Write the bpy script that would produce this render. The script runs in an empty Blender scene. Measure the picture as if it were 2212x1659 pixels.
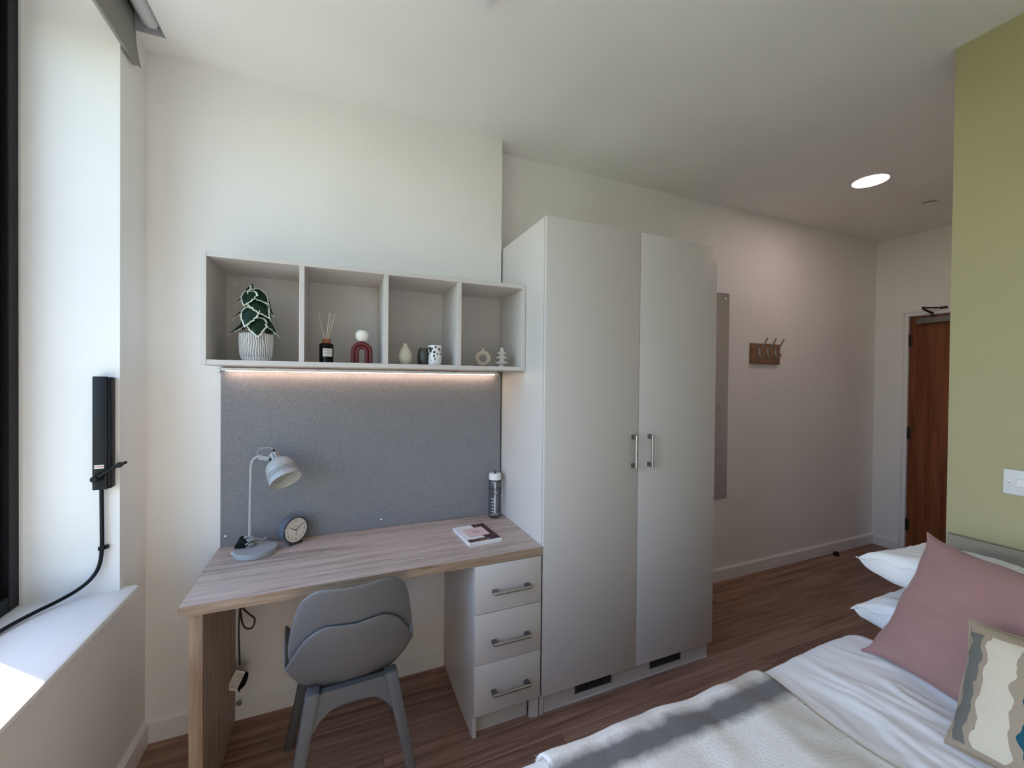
import bpy, bmesh, math, random
from mathutils import Vector, Matrix, noise

# ------------------------------------------------------------------ scene, camera, light
S = bpy.context.scene
COL = S.collection
random.seed(7)
PI = math.pi

cam_d = bpy.data.cameras.new('camera')
cam_d.sensor_fit = 'HORIZONTAL'; cam_d.sensor_width = 36.0
cam_d.lens = 892.8665 / 2212 * 36.0
cam_d.clip_start = 0.02
cam = bpy.data.objects.new('camera', cam_d); COL.objects.link(cam)
yaw, pitch, roll = 0.4011, 0.0095, 0.0099
F = Vector((math.sin(yaw) * math.cos(pitch), math.cos(yaw) * math.cos(pitch), -math.sin(pitch)))
r_ = Vector((math.cos(yaw), -math.sin(yaw), 0)); u_ = r_.cross(F)
rr = math.cos(roll) * r_ + math.sin(roll) * u_
uu = -math.sin(roll) * r_ + math.cos(roll) * u_
M = Matrix((rr, uu, -F)).transposed().to_4x4(); M.translation = (0.6803, -2.058, 1.4494)
cam.matrix_world = M
S.camera = cam

S.view_settings.view_transform = 'Standard'; S.view_settings.look = 'None'
S.view_settings.gamma = 1.0; S.view_settings.use_curve_mapping = False
S.view_settings.exposure = 0.23
S.cycles.use_denoising = True
S.cycles.max_bounces = 7; S.cycles.diffuse_bounces = 6; S.cycles.glossy_bounces = 3
S.cycles.use_adaptive_sampling = True; S.cycles.adaptive_threshold = 0.055; S.cycles.adaptive_min_samples = 20
S.cycles.transparent_max_bounces = 8; S.cycles.sample_clamp_indirect = 6.0
S.cycles.caustics_reflective = False; S.cycles.caustics_refractive = False

SUN_EL = math.radians(48)
SUN_H = Vector((0.745, -0.667))            # horizontal travel direction of the sunlight
w = bpy.data.worlds.new('world'); S.world = w; w.use_nodes = True
nt = w.node_tree; nt.nodes.clear()
wo = nt.nodes.new('ShaderNodeOutputWorld'); bg = nt.nodes.new('ShaderNodeBackground')
sky = nt.nodes.new('ShaderNodeTexSky'); sky.sky_type = 'NISHITA'
sky.sun_disc = False; sky.sun_elevation = SUN_EL
sky.sun_rotation = math.atan2(-SUN_H.x, -SUN_H.y)
sky.air_density = 1.0; sky.dust_density = 0.8; sky.ozone_density = 1.0
bg.inputs['Strength'].default_value = 1.02
wbm = nt.nodes.new('ShaderNodeMix'); wbm.data_type = 'RGBA'; wbm.blend_type = 'MULTIPLY'   # camera white balance
wbm.inputs[0].default_value = 1.0; wbm.inputs[7].default_value = (1.02, 1.0, 1.06, 1)
nt.links.new(sky.outputs[0], wbm.inputs[6]); nt.links.new(wbm.outputs[2], bg.inputs[0]); nt.links.new(bg.outputs[0], wo.inputs[0])

sun_d = bpy.data.lights.new('sun', 'SUN'); sun_d.energy = 16.0; sun_d.angle = 0.009
sun_d.color = (1.0, 0.89, 0.76)
sun = bpy.data.objects.new('sun', sun_d); COL.objects.link(sun)
sd = Vector((SUN_H.x * math.cos(SUN_EL), SUN_H.y * math.cos(SUN_EL), -math.sin(SUN_EL)))
sun.rotation_euler = sd.to_track_quat('-Z', 'Y').to_euler()
sun.location = (-6, 6, 9)

por_d = bpy.data.lights.new('window_portal', 'AREA'); por_d.shape = 'RECTANGLE'
por_d.size = 1.98; por_d.size_y = 1.95; por_d.cycles.is_portal = True
por = bpy.data.objects.new('window_portal', por_d); COL.objects.link(por)
por.location = (-0.40, -1.20, 1.70)
por.rotation_euler = Vector((1, 0, 0)).to_track_quat('-Z', 'Z').to_euler()

# ------------------------------------------------------------------ materials
MATS = {}
def mat(name, col, rough=0.5, metal=0.0, spec=0.5, **kw):
    m = bpy.data.materials.new(name); m.use_nodes = True
    b = m.node_tree.nodes['Principled BSDF']
    b.inputs['Base Color'].default_value = (*col, 1); b.inputs['Roughness'].default_value = rough
    b.inputs['Metallic'].default_value = metal; b.inputs['Specular IOR Level'].default_value = spec
    for k, v in kw.items(): b.inputs[k.replace('_', ' ')].default_value = v
    MATS[name] = m
    return m
def N(m, t, **props):
    n = m.node_tree.nodes.new(t)
    for k, v in props.items(): setattr(n, k, v)
    return n
def L(m, a, b): m.node_tree.links.new(a, b)
def B(m): return m.node_tree.nodes['Principled BSDF']
def ramp(m, stops, interp='LINEAR'):
    n = N(m, 'ShaderNodeValToRGB'); n.color_ramp.interpolation = interp
    e = n.color_ramp.elements
    while len(e) < len(stops): e.new(0.5)
    for i, (p, c) in enumerate(stops):
        e[i].position = p; e[i].color = (*c, 1)
    return n
def coords(m, scale=(1, 1, 1), kind='Object', loc=(0, 0, 0), rot=(0, 0, 0)):
    tc = N(m, 'ShaderNodeTexCoord'); mp = N(m, 'ShaderNodeMapping')
    mp.inputs['Scale'].default_value = scale; mp.inputs['Location'].default_value = loc
    mp.inputs['Rotation'].default_value = rot
    L(m, tc.outputs[kind], mp.inputs['Vector'])
    return mp
def noise_tex(m, vec, scale, detail=4, rough=0.55, dist=0.0):
    n = N(m, 'ShaderNodeTexNoise'); n.inputs['Scale'].default_value = scale
    n.inputs['Detail'].default_value = detail; n.inputs['Roughness'].default_value = rough
    n.inputs['Distortion'].default_value = dist
    L(m, vec, n.inputs['Vector'])
    return n
def bump(m, h, strength=0.2, dist=0.002):
    b = N(m, 'ShaderNodeBump'); b.inputs['Strength'].default_value = strength
    b.inputs['Distance'].default_value = dist
    L(m, h, b.inputs['Height']); L(m, b.outputs[0], B(m).inputs['Normal'])
def paint(name, col, rough=0.6, bs=0.05):
    m = mat(name, col, rough, spec=0.3)
    mp = coords(m, (1, 1, 1)); v = noise_tex(m, mp.outputs[0], 2.2, 1)
    rp = ramp(m, [(0.3, tuple(c * 0.97 for c in col)), (0.7, tuple(min(1, c * 1.02) for c in col))])
    L(m, v.outputs[0], rp.inputs[0]); L(m, rp.outputs[0], B(m).inputs['Base Color'])
    return m
def wood(name, dark, mid, light, axis='X', rough=0.5, fine=1.0, rnd=False, spec=0.35):
    m = mat(name, mid, rough, spec=spec)
    if rnd: fine *= 0.8
    sc = {'X': (1.2 if rnd else 1.4, 26, 26), 'Y': (26, 1.4, 26), 'Z': (26, 26, 1.4)}[axis]
    mp = coords(m, sc)
    vec = mp.outputs[0]
    if rnd:
        oi = N(m, 'ShaderNodeObjectInfo'); ml = N(m, 'ShaderNodeMath', operation='MULTIPLY'); ml.inputs[1].default_value = 57.0
        L(m, oi.outputs['Random'], ml.inputs[0])
        cb = N(m, 'ShaderNodeCombineXYZ')
        for i in range(3): L(m, ml.outputs[0], cb.inputs[i])
        va = N(m, 'ShaderNodeVectorMath', operation='ADD')
        L(m, vec, va.inputs[0]); L(m, cb.outputs[0], va.inputs[1]); vec = va.outputs[0]
    n1 = noise_tex(m, vec, 1.3 * fine, 6, 0.62, 1.6 if rnd else 0.5)
    n2 = noise_tex(m, vec, 5.5 * fine, 4, 0.6, 0.2)
    mx = N(m, 'ShaderNodeMath', operation='MULTIPLY_ADD'); mx.inputs[1].default_value = 0.35
    L(m, n2.outputs[0], mx.inputs[0]); L(m, n1.outputs[0], mx.inputs[2])
    rp = ramp(m, [(0.44, dark), (0.62, mid), (0.86, light)])
    L(m, mx.outputs[0], rp.inputs[0])
    out = rp.outputs[0]
    if rnd:
        hs = N(m, 'ShaderNodeHueSaturation')
        mr = N(m, 'ShaderNodeMapRange'); mr.inputs['To Min'].default_value = 0.86; mr.inputs['To Max'].default_value = 1.12
        L(m, oi.outputs['Random'], mr.inputs['Value']); L(m, mr.outputs[0], hs.inputs['Value'])
        L(m, out, hs.inputs['Color']); out = hs.outputs[0]
    L(m, out, B(m).inputs['Base Color'])
    bump(m, mx.outputs[0], 0.12, 0.001)
    return m
def cloth(name, col, col2, scale=700, bs=0.25, rough=0.9, sheen=0.2):
    m = mat(name, col, rough, spec=0.15)
    B(m).inputs['Sheen Weight'].default_value = sheen
    mp = coords(m); n = noise_tex(m, mp.outputs[0], scale, 3, 0.7)
    rp = ramp(m, [(0.35, col2), (0.65, col)])
    L(m, n.outputs[0], rp.inputs[0]); L(m, rp.outputs[0], B(m).inputs['Base Color'])
    bump(m, n.outputs[0], bs, 0.001)
    return m
def emit(name, col, strength):
    m = mat(name, (0.8, 0.8, 0.8), 0.5)
    B(m).inputs['Emission Color'].default_value = (*col, 1)
    B(m).inputs['Emission Strength'].default_value = strength
    return m

paint('wall_paint', (0.86, 0.845, 0.82)); paint('ceiling_paint', (0.86, 0.85, 0.82))
paint('green_paint', (0.43, 0.385, 0.22)); paint('trim_paint', (0.82, 0.81, 0.80), 0.4, 0.02)
mat('sill_white', (0.83, 0.83, 0.84), 0.3)
cab = mat('cabinet_grey', (0.62, 0.585, 0.555), 0.40, spec=0.4)
mp = coords(cab); nn = noise_tex(cab, mp.outputs[0], 1.5, 1); rp = ramp(cab, [(0.3, (0.61, 0.576, 0.546)), (0.7, (0.63, 0.594, 0.564))]); L(cab, nn.outputs[0], rp.inputs[0]); L(cab, rp.outputs[0], B(cab).inputs['Base Color'])
mat('cabinet_edge', (0.66, 0.655, 0.63), 0.4)
wood('desk_oak', (0.24, 0.185, 0.155), (0.43, 0.345, 0.30), (0.58, 0.485, 0.43), 'X', 0.45, 1.1)
wood('desk_oak_edge_lit', (0.20, 0.135, 0.088), (0.34, 0.24, 0.165), (0.45, 0.34, 0.25), 'X', 0.5, 2.0)  # desk oak again, with warm room bounce put into the edge colour
wood('desk_oak_leg_lit', (0.22, 0.145, 0.095), (0.34, 0.24, 0.165), (0.45, 0.34, 0.25), 'Z', 0.5, 1.6)  # upright grain, the same warm bounce mixed into the colour
wood('headboard_oak', (0.19, 0.15, 0.115), (0.28, 0.23, 0.18), (0.35, 0.295, 0.24), 'Y', 0.5, 1.6)
wood('floor_oak', (0.125, 0.060, 0.040), (0.26, 0.140, 0.098), (0.40, 0.245, 0.180), 'X', 0.42, 0.62, True)
wood('door_veneer', (0.10, 0.026, 0.008), (0.18, 0.052, 0.017), (0.26, 0.085, 0.030), 'Z', 0.4, 0.6)
wood('rack_wood', (0.13, 0.07, 0.04), (0.25, 0.14, 0.08), (0.36, 0.22, 0.13), 'X', 0.5, 1.2)
dk = MATS['desk_oak']
src = [l for l in dk.node_tree.links if l.to_socket == B(dk).inputs['Base Color']][0].from_socket
tk = noise_tex(dk, coords(dk, (230, 16, 16)).outputs[0], 1.0, 2, 0.6); pk = noise_tex(dk, coords(dk, (4.5, 16, 16)).outputs[0], 1.0, 2, 0.5)
r1 = ramp(dk, [(0.56, (0, 0, 0)), (0.64, (1, 1, 1))]); r2 = ramp(dk, [(0.56, (0, 0, 0)), (0.66, (1, 1, 1))])
L(dk, tk.outputs[0], r1.inputs[0]); L(dk, pk.outputs[0], r2.inputs[0])
ml_ = N(dk, 'ShaderNodeMath', operation='MULTIPLY'); L(dk, r1.outputs[0], ml_.inputs[0]); L(dk, r2.outputs[0], ml_.inputs[1])
ms_ = N(dk, 'ShaderNodeMath', operation='MULTIPLY'); ms_.inputs[1].default_value = 0.55; L(dk, ml_.outputs[0], ms_.inputs[0])
mx_ = N(dk, 'ShaderNodeMix', data_type='RGBA'); L(dk, ms_.outputs[0], mx_.inputs[0]); L(dk, src, mx_.inputs[6]); mx_.inputs[7].default_value = (0.66, 0.57, 0.51, 1)
L(dk, mx_.outputs[2], B(dk).inputs['Base Color'])
mat('joint_dark', (0.05, 0.035, 0.028), 0.8)
mat('metal_brushed', (0.50, 0.49, 0.48), 0.32, 1.0); mat('metal_post', (0.20, 0.19, 0.185), 0.45, 0.9)
mat('chrome', (0.80, 0.80, 0.80), 0.12, 1.0); mat('mirror_glass', (0.80, 0.80, 0.79), 0.03, 1.0)
mat('black_plastic', (0.006, 0.008, 0.010), 0.42, spec=0.22); mat('dark_frame', (0.010, 0.011, 0.013), 0.45, spec=0.2)
mat('dark_metal', (0.06, 0.055, 0.05), 0.4, 0.8); mat('closer_metal', (0.22, 0.20, 0.19), 0.45, 0.6)
mat('vent_dark', (0.06, 0.055, 0.055), 0.5); mat('vent_hole', (0.01, 0.01, 0.01), 0.9)
mat('white_plastic', (0.82, 0.82, 0.82), 0.35); mat('switch_plate', (0.74, 0.74, 0.74), 0.35)
mat('rocker_white', (0.66, 0.66, 0.66), 0.3)
mat('lamp_grey', (0.36, 0.375, 0.39), 0.38); mat('lamp_inner', (0.60, 0.61, 0.57), 0.4)
mat('clock_blue', (0.105, 0.125, 0.17), 0.35); mat('clock_rim', (0.02, 0.022, 0.03), 0.3); mat('clock_face', (0.74, 0.70, 0.65), 0.6)
mat('ink', (0.03, 0.028, 0.03), 0.6); mat('ink_soft', (0.16, 0.14, 0.14), 0.6)
mat('chair_grey', (0.150, 0.152, 0.158), 0.5, spec=0.35); mat('chair_leg_grey', (0.105, 0.107, 0.113), 0.5, spec=0.35)
mat('leaf_green', (0.006, 0.026, 0.012), 0.45, spec=0.3); mat('leaf_cream', (0.72, 0.75, 0.62), 0.5); mat('stem_green', (0.03, 0.05, 0.02), 0.6)
mat('soil', (0.03, 0.022, 0.016), 0.95)
mat('pot_white', (0.70, 0.68, 0.66), 0.6); mat('pot_groove', (0.30, 0.29, 0.285), 0.8)
mat('amber_black', (0.006, 0.006, 0.005), 0.15, spec=0.25); mat('cork', (0.27, 0.10, 0.035), 0.8); mat('reed', (0.72, 0.60, 0.47), 0.8)
mat('label_cream', (0.78, 0.76, 0.68), 0.7)
mat('maroon', (0.13, 0.018, 0.018), 0.55); mat('ball_white', (0.86, 0.84, 0.76), 0.6)
sp = mat('speckle_cream', (0.62, 0.57, 0.47), 0.4)
mp = coords(sp); nn = noise_tex(sp, mp.outputs[0], 420, 2); rp = ramp(sp, [(0.30, (0.30, 0.24, 0.17)), (0.38, (0.64, 0.59, 0.49))])
L(sp, nn.outputs[0], rp.inputs[0]); L(sp, rp.outputs[0], B(sp).inputs['Base Color'])
mat('bowl_dark', (0.075, 0.078, 0.07), 0.3)
mat('mug_white', (0.80, 0.79, 0.79), 0.25); mat('mug_black', (0.012, 0.012, 0.013), 0.3)
mat('vase_sand', (0.50, 0.42, 0.335), 0.85); mat('vase_pale', (0.58, 0.53, 0.48), 0.8)
mat('book_white', (0.80, 0.77, 0.79), 0.5); mat('paper', (0.80, 0.80, 0.80), 0.8); mat('book_pink', (0.72, 0.53, 0.52), 0.5); mat('book_dark', (0.045, 0.018, 0.022), 0.4)
mat('book_brown', (0.18, 0.12, 0.08), 0.5)
mat('blind_fabric', (0.30, 0.29, 0.27), 0.85); mat('blind_tube', (0.70, 0.72, 0.74), 0.4)
mat('slot_grey', (0.55, 0.56, 0.58), 0.6)
mat('sticker_red', (0.50, 0.10, 0.10), 0.5)
emit('led_warm', (1.0, 0.68, 0.52), 34.0); emit('downlight_glow', (1.0, 0.74, 0.69), 35.0)
cloth('duvet_cotton', (0.85, 0.84, 0.85), (0.81, 0.80, 0.81), 900, 0.12)
cloth('pillow_cotton', (0.85, 0.84, 0.85), (0.82, 0.81, 0.82), 900, 0.12)
cloth('pink_linen', (0.36, 0.20, 0.185), (0.32, 0.175, 0.16), 800, 0.35)
cloth('sheet_cotton', (0.80, 0.80, 0.82), (0.76, 0.76, 0.78), 900, 0.1)

# pin board fabric: fine woven grey
pb = mat('pinboard_fabric', (0.25, 0.25, 0.27), 0.95, spec=0.1)
mpa = coords(pb, (1, 1, 0.35)); na = noise_tex(pb, mpa.outputs[0], 950, 2, 0.75)
mpb = coords(pb, (0.35, 1, 1)); nb = noise_tex(pb, mpb.outputs[0], 950, 2, 0.75)
ad = N(pb, 'ShaderNodeMath', operation='ADD'); L(pb, na.outputs[0], ad.inputs[0]); L(pb, nb.outputs[0], ad.inputs[1])
rp = ramp(pb, [(0.36, (0.15, 0.15, 0.165)), (0.5, (0.225, 0.225, 0.242)), (0.66, (0.40, 0.39, 0.39))])
hf = N(pb, 'ShaderNodeMath', operation='MULTIPLY'); hf.inputs[1].default_value = 0.5
L(pb, ad.outputs[0], hf.inputs[0]); L(pb, hf.outputs[0], rp.inputs[0]); L(pb, rp.outputs[0], B(pb).inputs['Base Color'])
bump(pb, ad.outputs[0], 0.3, 0.001)

def schlick(m):                                      # reflectance of a thin clear sheet, the same from both faces
    lw = N(m, 'ShaderNodeLayerWeight'); lw.inputs[0].default_value = 0.5
    pw_ = N(m, 'ShaderNodeMath', operation='POWER'); pw_.inputs[1].default_value = 5.0
    ma = N(m, 'ShaderNodeMath', operation='MULTIPLY_ADD'); ma.inputs[1].default_value = 0.9; ma.inputs[2].default_value = 0.05
    L(m, lw.outputs['Facing'], pw_.inputs[0]); L(m, pw_.outputs[0], ma.inputs[0]); return ma
# window glass: thin pane, clear with a fresnel reflection
gl = bpy.data.materials.new('window_glass'); gl.use_nodes = True; MATS['window_glass'] = gl
gl.node_tree.nodes.clear()
go = N(gl, 'ShaderNodeOutputMaterial'); gt = N(gl, 'ShaderNodeBsdfTransparent'); gg = N(gl, 'ShaderNodeBsdfGlossy')
gg.inputs['Roughness'].default_value = 0.0; gt.inputs[0].default_value = (0.93, 0.96, 0.95, 1)
gf = schlick(gl)
gm = N(gl, 'ShaderNodeMixShader'); L(gl, gf.outputs[0], gm.inputs[0]); L(gl, gt.outputs[0], gm.inputs[1]); L(gl, gg.outputs[0], gm.inputs[2]); L(gl, gm.outputs[0], go.inputs[0])
# clear bottle plastic
cp = bpy.data.materials.new('clear_plastic'); cp.use_nodes = True; MATS['clear_plastic'] = cp
cp.node_tree.nodes.clear()
go = N(cp, 'ShaderNodeOutputMaterial'); gt = N(cp, 'ShaderNodeBsdfTransparent'); gg = N(cp, 'ShaderNodeBsdfGlossy')
gg.inputs['Roughness'].default_value = 0.06; gt.inputs[0].default_value = (0.97, 0.975, 0.985, 1)
gf = schlick(cp)
gm = N(cp, 'ShaderNodeMixShader'); L(cp, gf.outputs[0], gm.inputs[0]); L(cp, gt.outputs[0], gm.inputs[1]); L(cp, gg.outputs[0], gm.inputs[2]); L(cp, gm.outputs[0], go.inputs[0])

# mohair throw: white wool with a grey band along the bed's edge and beige checks
th = mat('throw_wool', (0.78, 0.75, 0.71), 1.0, spec=0.05); B(th).inputs['Sheen Weight'].default_value = 0.05
tc = N(th, 'ShaderNodeTexCoord'); nz = noise_tex(th, tc.outputs['Object'], 14, 4, 0.6)
nz2 = noise_tex(th, tc.outputs['Object'], 160, 3, 0.7)
sx = N(th, 'ShaderNodeSeparateXYZ'); L(th, tc.outputs['UV'], sx.inputs[0])
def wob(sock, amp):
    a = N(th, 'ShaderNodeMath', operation='MULTIPLY_ADD'); a.inputs[1].default_value = amp
    L(th, nz.outputs[0], a.inputs[0]); L(th, sock, a.inputs[2]); return a.outputs[0]
def band(sock, stops):
    rp = ramp(th, [(p, (v, v, v)) for p, v in stops]); L(th, sock, rp.inputs[0]); return rp.outputs[0]
ux = wob(sx.outputs[0], 0.035); uy = wob(sx.outputs[1], 0.035)
def mixc(a, fac, col):
    m = N(th, 'ShaderNodeMix', data_type='RGBA'); L(th, fac, m.inputs[0]); L(th, a, m.inputs[6]); m.inputs[7].default_value = (*col, 1); return m.outputs[2]
base = ramp(th, [(0.3, (0.80, 0.765, 0.72)), (0.7, (0.92, 0.89, 0.86))]); L(th, nz2.outputs[0], base.inputs[0])
c = mixc(base.outputs[0], band(ux, [(0.30, 0), (0.36, 0.5), (0.44, 0.5), (0.50, 0)]), (0.62, 0.56, 0.49))
c = mixc(c, band(ux, [(0.80, 0), (0.86, 0.9), (0.95, 0.9), (1.0, 0.6)]), (0.60, 0.55, 0.48))
c = mixc(c, band(uy, [(0.176, 0), (0.200, 1), (0.234, 1), (0.260, 0)]), (0.18, 0.17, 0.17))
c = mixc(c, band(uy, [(0.50, 0), (0.54, 0.6), (0.60, 0.6), (0.66, 0)]), (0.45, 0.42, 0.39))
L(th, c, B(th).inputs['Base Color']); bump(th, nz2.outputs[0], 0.6, 0.004)

# patterned cushion: beige with grey, cream and teal wavy blocks
pc = mat('patterned_cotton', (0.42, 0.36, 0.29), 0.95, spec=0.1)
tc = N(pc, 'ShaderNodeTexCoord'); sx = N(pc, 'ShaderNodeSeparateXYZ'); L(pc, tc.outputs['UV'], sx.inputs[0])
nw = N(pc, 'ShaderNodeTexNoise'); nw.inputs['Scale'].default_value = 5.5; nw.inputs['Detail'].default_value = 1.5
L(pc, tc.outputs['UV'], nw.inputs['Vector'])
wb = N(pc, 'ShaderNodeMath', operation='MULTIPLY_ADD'); wb.inputs[1].default_value = 0.16
L(pc, nw.outputs[0], wb.inputs[0]); L(pc, sx.outputs[0], wb.inputs[2])
bei = (0.36, 0.285, 0.205)
vr = ramp(pc, [(0, bei), (0.115, (0.16, 0.155, 0.135)), (0.185, bei), (0.22, (0.64, 0.56, 0.43)), (0.375, bei), (0.415, (0.020, 0.085, 0.12)), (0.68, bei), (0.76, (0.64, 0.56, 0.43))], 'CONSTANT')
L(pc, wb.outputs[0], vr.inputs[0])
er = ramp(pc, [(0, (0, 0, 0)), (0.09, (1, 1, 1)), (0.90, (0, 0, 0))], 'CONSTANT')
wy = N(pc, 'ShaderNodeMath', operation='MULTIPLY_ADD'); wy.inputs[1].default_value = 0.05; L(pc, nw.outputs[0], wy.inputs[0]); L(pc, sx.outputs[1], wy.inputs[2])
L(pc, wy.outputs[0], er.inputs[0])
mm = N(pc, 'ShaderNodeMix', data_type='RGBA'); L(pc, er.outputs[0], mm.inputs[0]); mm.inputs[6].default_value = (*bei, 1); L(pc, vr.outputs[0], mm.inputs[7])
L(pc, mm.outputs[2], B(pc).inputs['Base Color'])
fz = noise_tex(pc, tc.outputs['Object'], 700, 2); bump(pc, fz.outputs[0], 0.4, 0.001)

# outdoors
lawn = mat('lawn', (0.10, 0.17, 0.04), 0.95); mpl = coords(lawn); nl = noise_tex(lawn, mpl.outputs[0], 3, 6)
rp = ramp(lawn, [(0.3, (0.10, 0.14, 0.05)), (0.7, (0.19, 0.24, 0.10))]); L(lawn, nl.outputs[0], rp.inputs[0]); L(lawn, rp.outputs[0], B(lawn).inputs['Base Color'])
mat('hedge_leaf', (0.03, 0.06, 0.02), 0.7); mat('bark', (0.09, 0.06, 0.04), 0.9)
paint('reflector', (0.50, 0.49, 0.46), 0.9)  # pale surface of the slab added to bounce light
paint('render_outside', (0.55, 0.53, 0.50), 0.8)

# ------------------------------------------------------------------ mesh helpers
WM = {}                                            # world matrix of each parent, kept by hand
def xf(bm, m): bmesh.ops.transform(bm, matrix=m, verts=bm.verts); return bm
def box(x0, x1, y0, y1, z0, z1, bev=0.0, seg=2):
    bm = bmesh.new()
    bmesh.ops.create_cube(bm, size=1.0)
    for v in bm.verts:
        v.co = Vector(((x0 + x1) / 2 + v.co.x * (x1 - x0), (y0 + y1) / 2 + v.co.y * (y1 - y0), (z0 + z1) / 2 + v.co.z * (z1 - z0)))
    if bev: bmesh.ops.bevel(bm, geom=bm.edges[:], offset=bev, segments=seg, profile=0.5, affect='EDGES')
    return bm
def join(*bms):
    out = bmesh.new()
    for b in bms:
        me = bpy.data.meshes.new('tmp'); b.to_mesh(me); out.from_mesh(me); bpy.data.meshes.remove(me); b.free()
    return out
def lathe(prof, seg=32, cap=True):
    bm = bmesh.new(); rings = []
    for r, z in prof:
        if r < 1e-6: rings.append([bm.verts.new((0, 0, z))])
        else: rings.append([bm.verts.new((r * math.cos(2 * PI * i / seg), r * math.sin(2 * PI * i / seg), z)) for i in range(seg)])
    for a, b in zip(rings, rings[1:]):
        for i in range(seg):
            j = (i + 1) % seg
            if len(a) == 1 and len(b) == 1: continue
            if len(a) == 1: bm.faces.new((a[0], b[j], b[i]))
            elif len(b) == 1: bm.faces.new((a[i], a[j], b[0]))
            else: bm.faces.new((a[i], a[j], b[j], b[i]))
    if cap:
        if len(rings[0]) > 1: bm.faces.new(list(reversed(rings[0])))
        if len(rings[-1]) > 1: bm.faces.new(rings[-1])
    bmesh.ops.recalc_face_normals(bm, faces=bm.faces)
    return bm
def cyl(r, z0, z1, seg=24, bev=0.0):
    if bev: return lathe([(r - bev, z0), (r, z0 + bev), (r, z1 - bev), (r - bev, z1)], seg)
    return lathe([(r, z0), (r, z1)], seg)
def along(a, b, bm):                                # move a z-axis shape so that z runs from a towards b
    a = Vector(a); d = Vector(b) - a
    return xf(bm, Matrix.Translation(a) @ d.to_track_quat('Z', 'Y').to_matrix().to_4x4())
def rod(a, b, r, seg=12, r2=None, bev=0.0):
    l = (Vector(b) - Vector(a)).length
    bm = lathe([(r, 0), (r2 if r2 else r, l)], seg) if not bev else cyl(r, 0, l, seg, bev)
    return along(a, b, bm)
def smooth_path(pts, n=8):
    P = [Vector(p) for p in pts]; out = []
    for i in range(len(P) - 1):
        p0 = P[max(i - 1, 0)]; p1 = P[i]; p2 = P[i + 1]; p3 = P[min(i + 2, len(P) - 1)]
        for k in range(n):
            t = k / n
            out.append(0.5 * ((2 * p1) + (p2 - p0) * t + (2 * p0 - 5 * p1 + 4 * p2 - p3) * t * t + (3 * p1 - p0 - 3 * p2 + p3) * t ** 3))
    out.append(P[-1]); return out
def tube(pts, r, seg=10, n=8, smooth=True, taper=None):
    P = smooth_path(pts, n) if smooth else [Vector(p) for p in pts]
    bm = bmesh.new(); rings = []; up = Vector((0.13, 0.31, 0.94))
    for i, p in enumerate(P):
        t = (P[min(i + 1, len(P) - 1)] - P[max(i - 1, 0)]).normalized()
        a = t.cross(up)
        if a.length < 1e-3: a = t.cross(Vector((1, 0, 0)))
        a.normalize(); b = t.cross(a).normalized(); up = a.cross(t)
        rad = r if taper is None else r * taper(i / (len(P) - 1))
        rings.append([bm.verts.new(p + rad * (math.cos(2 * PI * k / seg) * a + math.sin(2 * PI * k / seg) * b)) for k in range(seg)])
    for a, b in zip(rings, rings[1:]):
        for k in range(seg): bm.faces.new((a[k], a[(k + 1) % seg], b[(k + 1) % seg], b[k]))
    bm.faces.new(list(reversed(rings[0]))); bm.faces.new(rings[-1])
    bmesh.ops.recalc_face_normals(bm, faces=bm.faces)
    return bm
def prism(poly, d0, d1, axis='Y', bev=0.0):          # polygon in the plane across the axis, pushed from d0 to d1
    bm = bmesh.new()
    def P(a, b, d): return {'X': (d, a, b), 'Y': (a, d, b), 'Z': (a, b, d)}[axis]
    v0 = [bm.verts.new(P(a, b, d0)) for a, b in poly]; v1 = [bm.verts.new(P(a, b, d1)) for a, b in poly]
    bm.faces.new(v0); bm.faces.new(list(reversed(v1))); n = len(poly)
    for i in range(n): bm.faces.new((v0[i], v1[i], v1[(i + 1) % n], v0[(i + 1) % n]))
    bmesh.ops.recalc_face_normals(bm, faces=bm.faces)
    if bev: bmesh.ops.bevel(bm, geom=bm.edges[:], offset=bev, segments=2, profile=0.5, affect='EDGES')
    return bm
def grid(nu, nv, fn, uv=None):
    bm = bmesh.new(); V = [[bm.verts.new(fn(i / nu, j / nv)) for j in range(nv + 1)] for i in range(nu + 1)]
    ul = bm.loops.layers.uv.new('UVMap') if uv else None
    for i in range(nu):
        for j in range(nv):
            f = bm.faces.new((V[i][j], V[i + 1][j], V[i + 1][j + 1], V[i][j + 1]))
            if uv:
                for lp, (a, b) in zip(f.loops, ((i, j), (i + 1, j), (i + 1, j + 1), (i, j + 1))): lp[ul].uv = uv(a / nu, b / nv)
    return bm
def finish(me, ang=38):
    bm = bmesh.new(); bm.from_mesh(me)
    for f in bm.faces: f.smooth = True
    for e in bm.edges:
        e.smooth = not (len(e.link_faces) == 2 and e.calc_face_angle(0) > math.radians(ang))
    bm.to_mesh(me); bm.free()
def obj(name, bm, m, parent=None, local=False, ang=38, label=None):
    me = bpy.data.meshes.new(name)
    if parent is not None and not local:
        xf(bm, WM[parent.name].inverted())
    bm.to_mesh(me); bm.free()
    for x in (m if isinstance(m, (list, tuple)) else [m]): me.materials.append(MATS[x])
    finish(me, ang)
    o = bpy.data.objects.new(name, me); COL.objects.link(o)
    if parent is not None:
        o.parent = parent; WM[o.name] = WM[parent.name].copy()
    else: WM[o.name] = Matrix.Identity(4)
    if label: o['label'] = label
    return o
def thing(name, label, cat, loc=(0, 0, 0), rz=0.0, group=None, rot=None):
    o = bpy.data.objects.new(name, None); COL.objects.link(o); o.empty_display_size = 0.05
    m = Matrix.Translation(loc) @ (rot.to_4x4() if rot is not None else Matrix.Rotation(rz, 4, 'Z'))
    o.location = loc
    o.rotation_euler = m.to_euler()
    WM[o.name] = m
    tag(o, label, cat, group); return o
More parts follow.
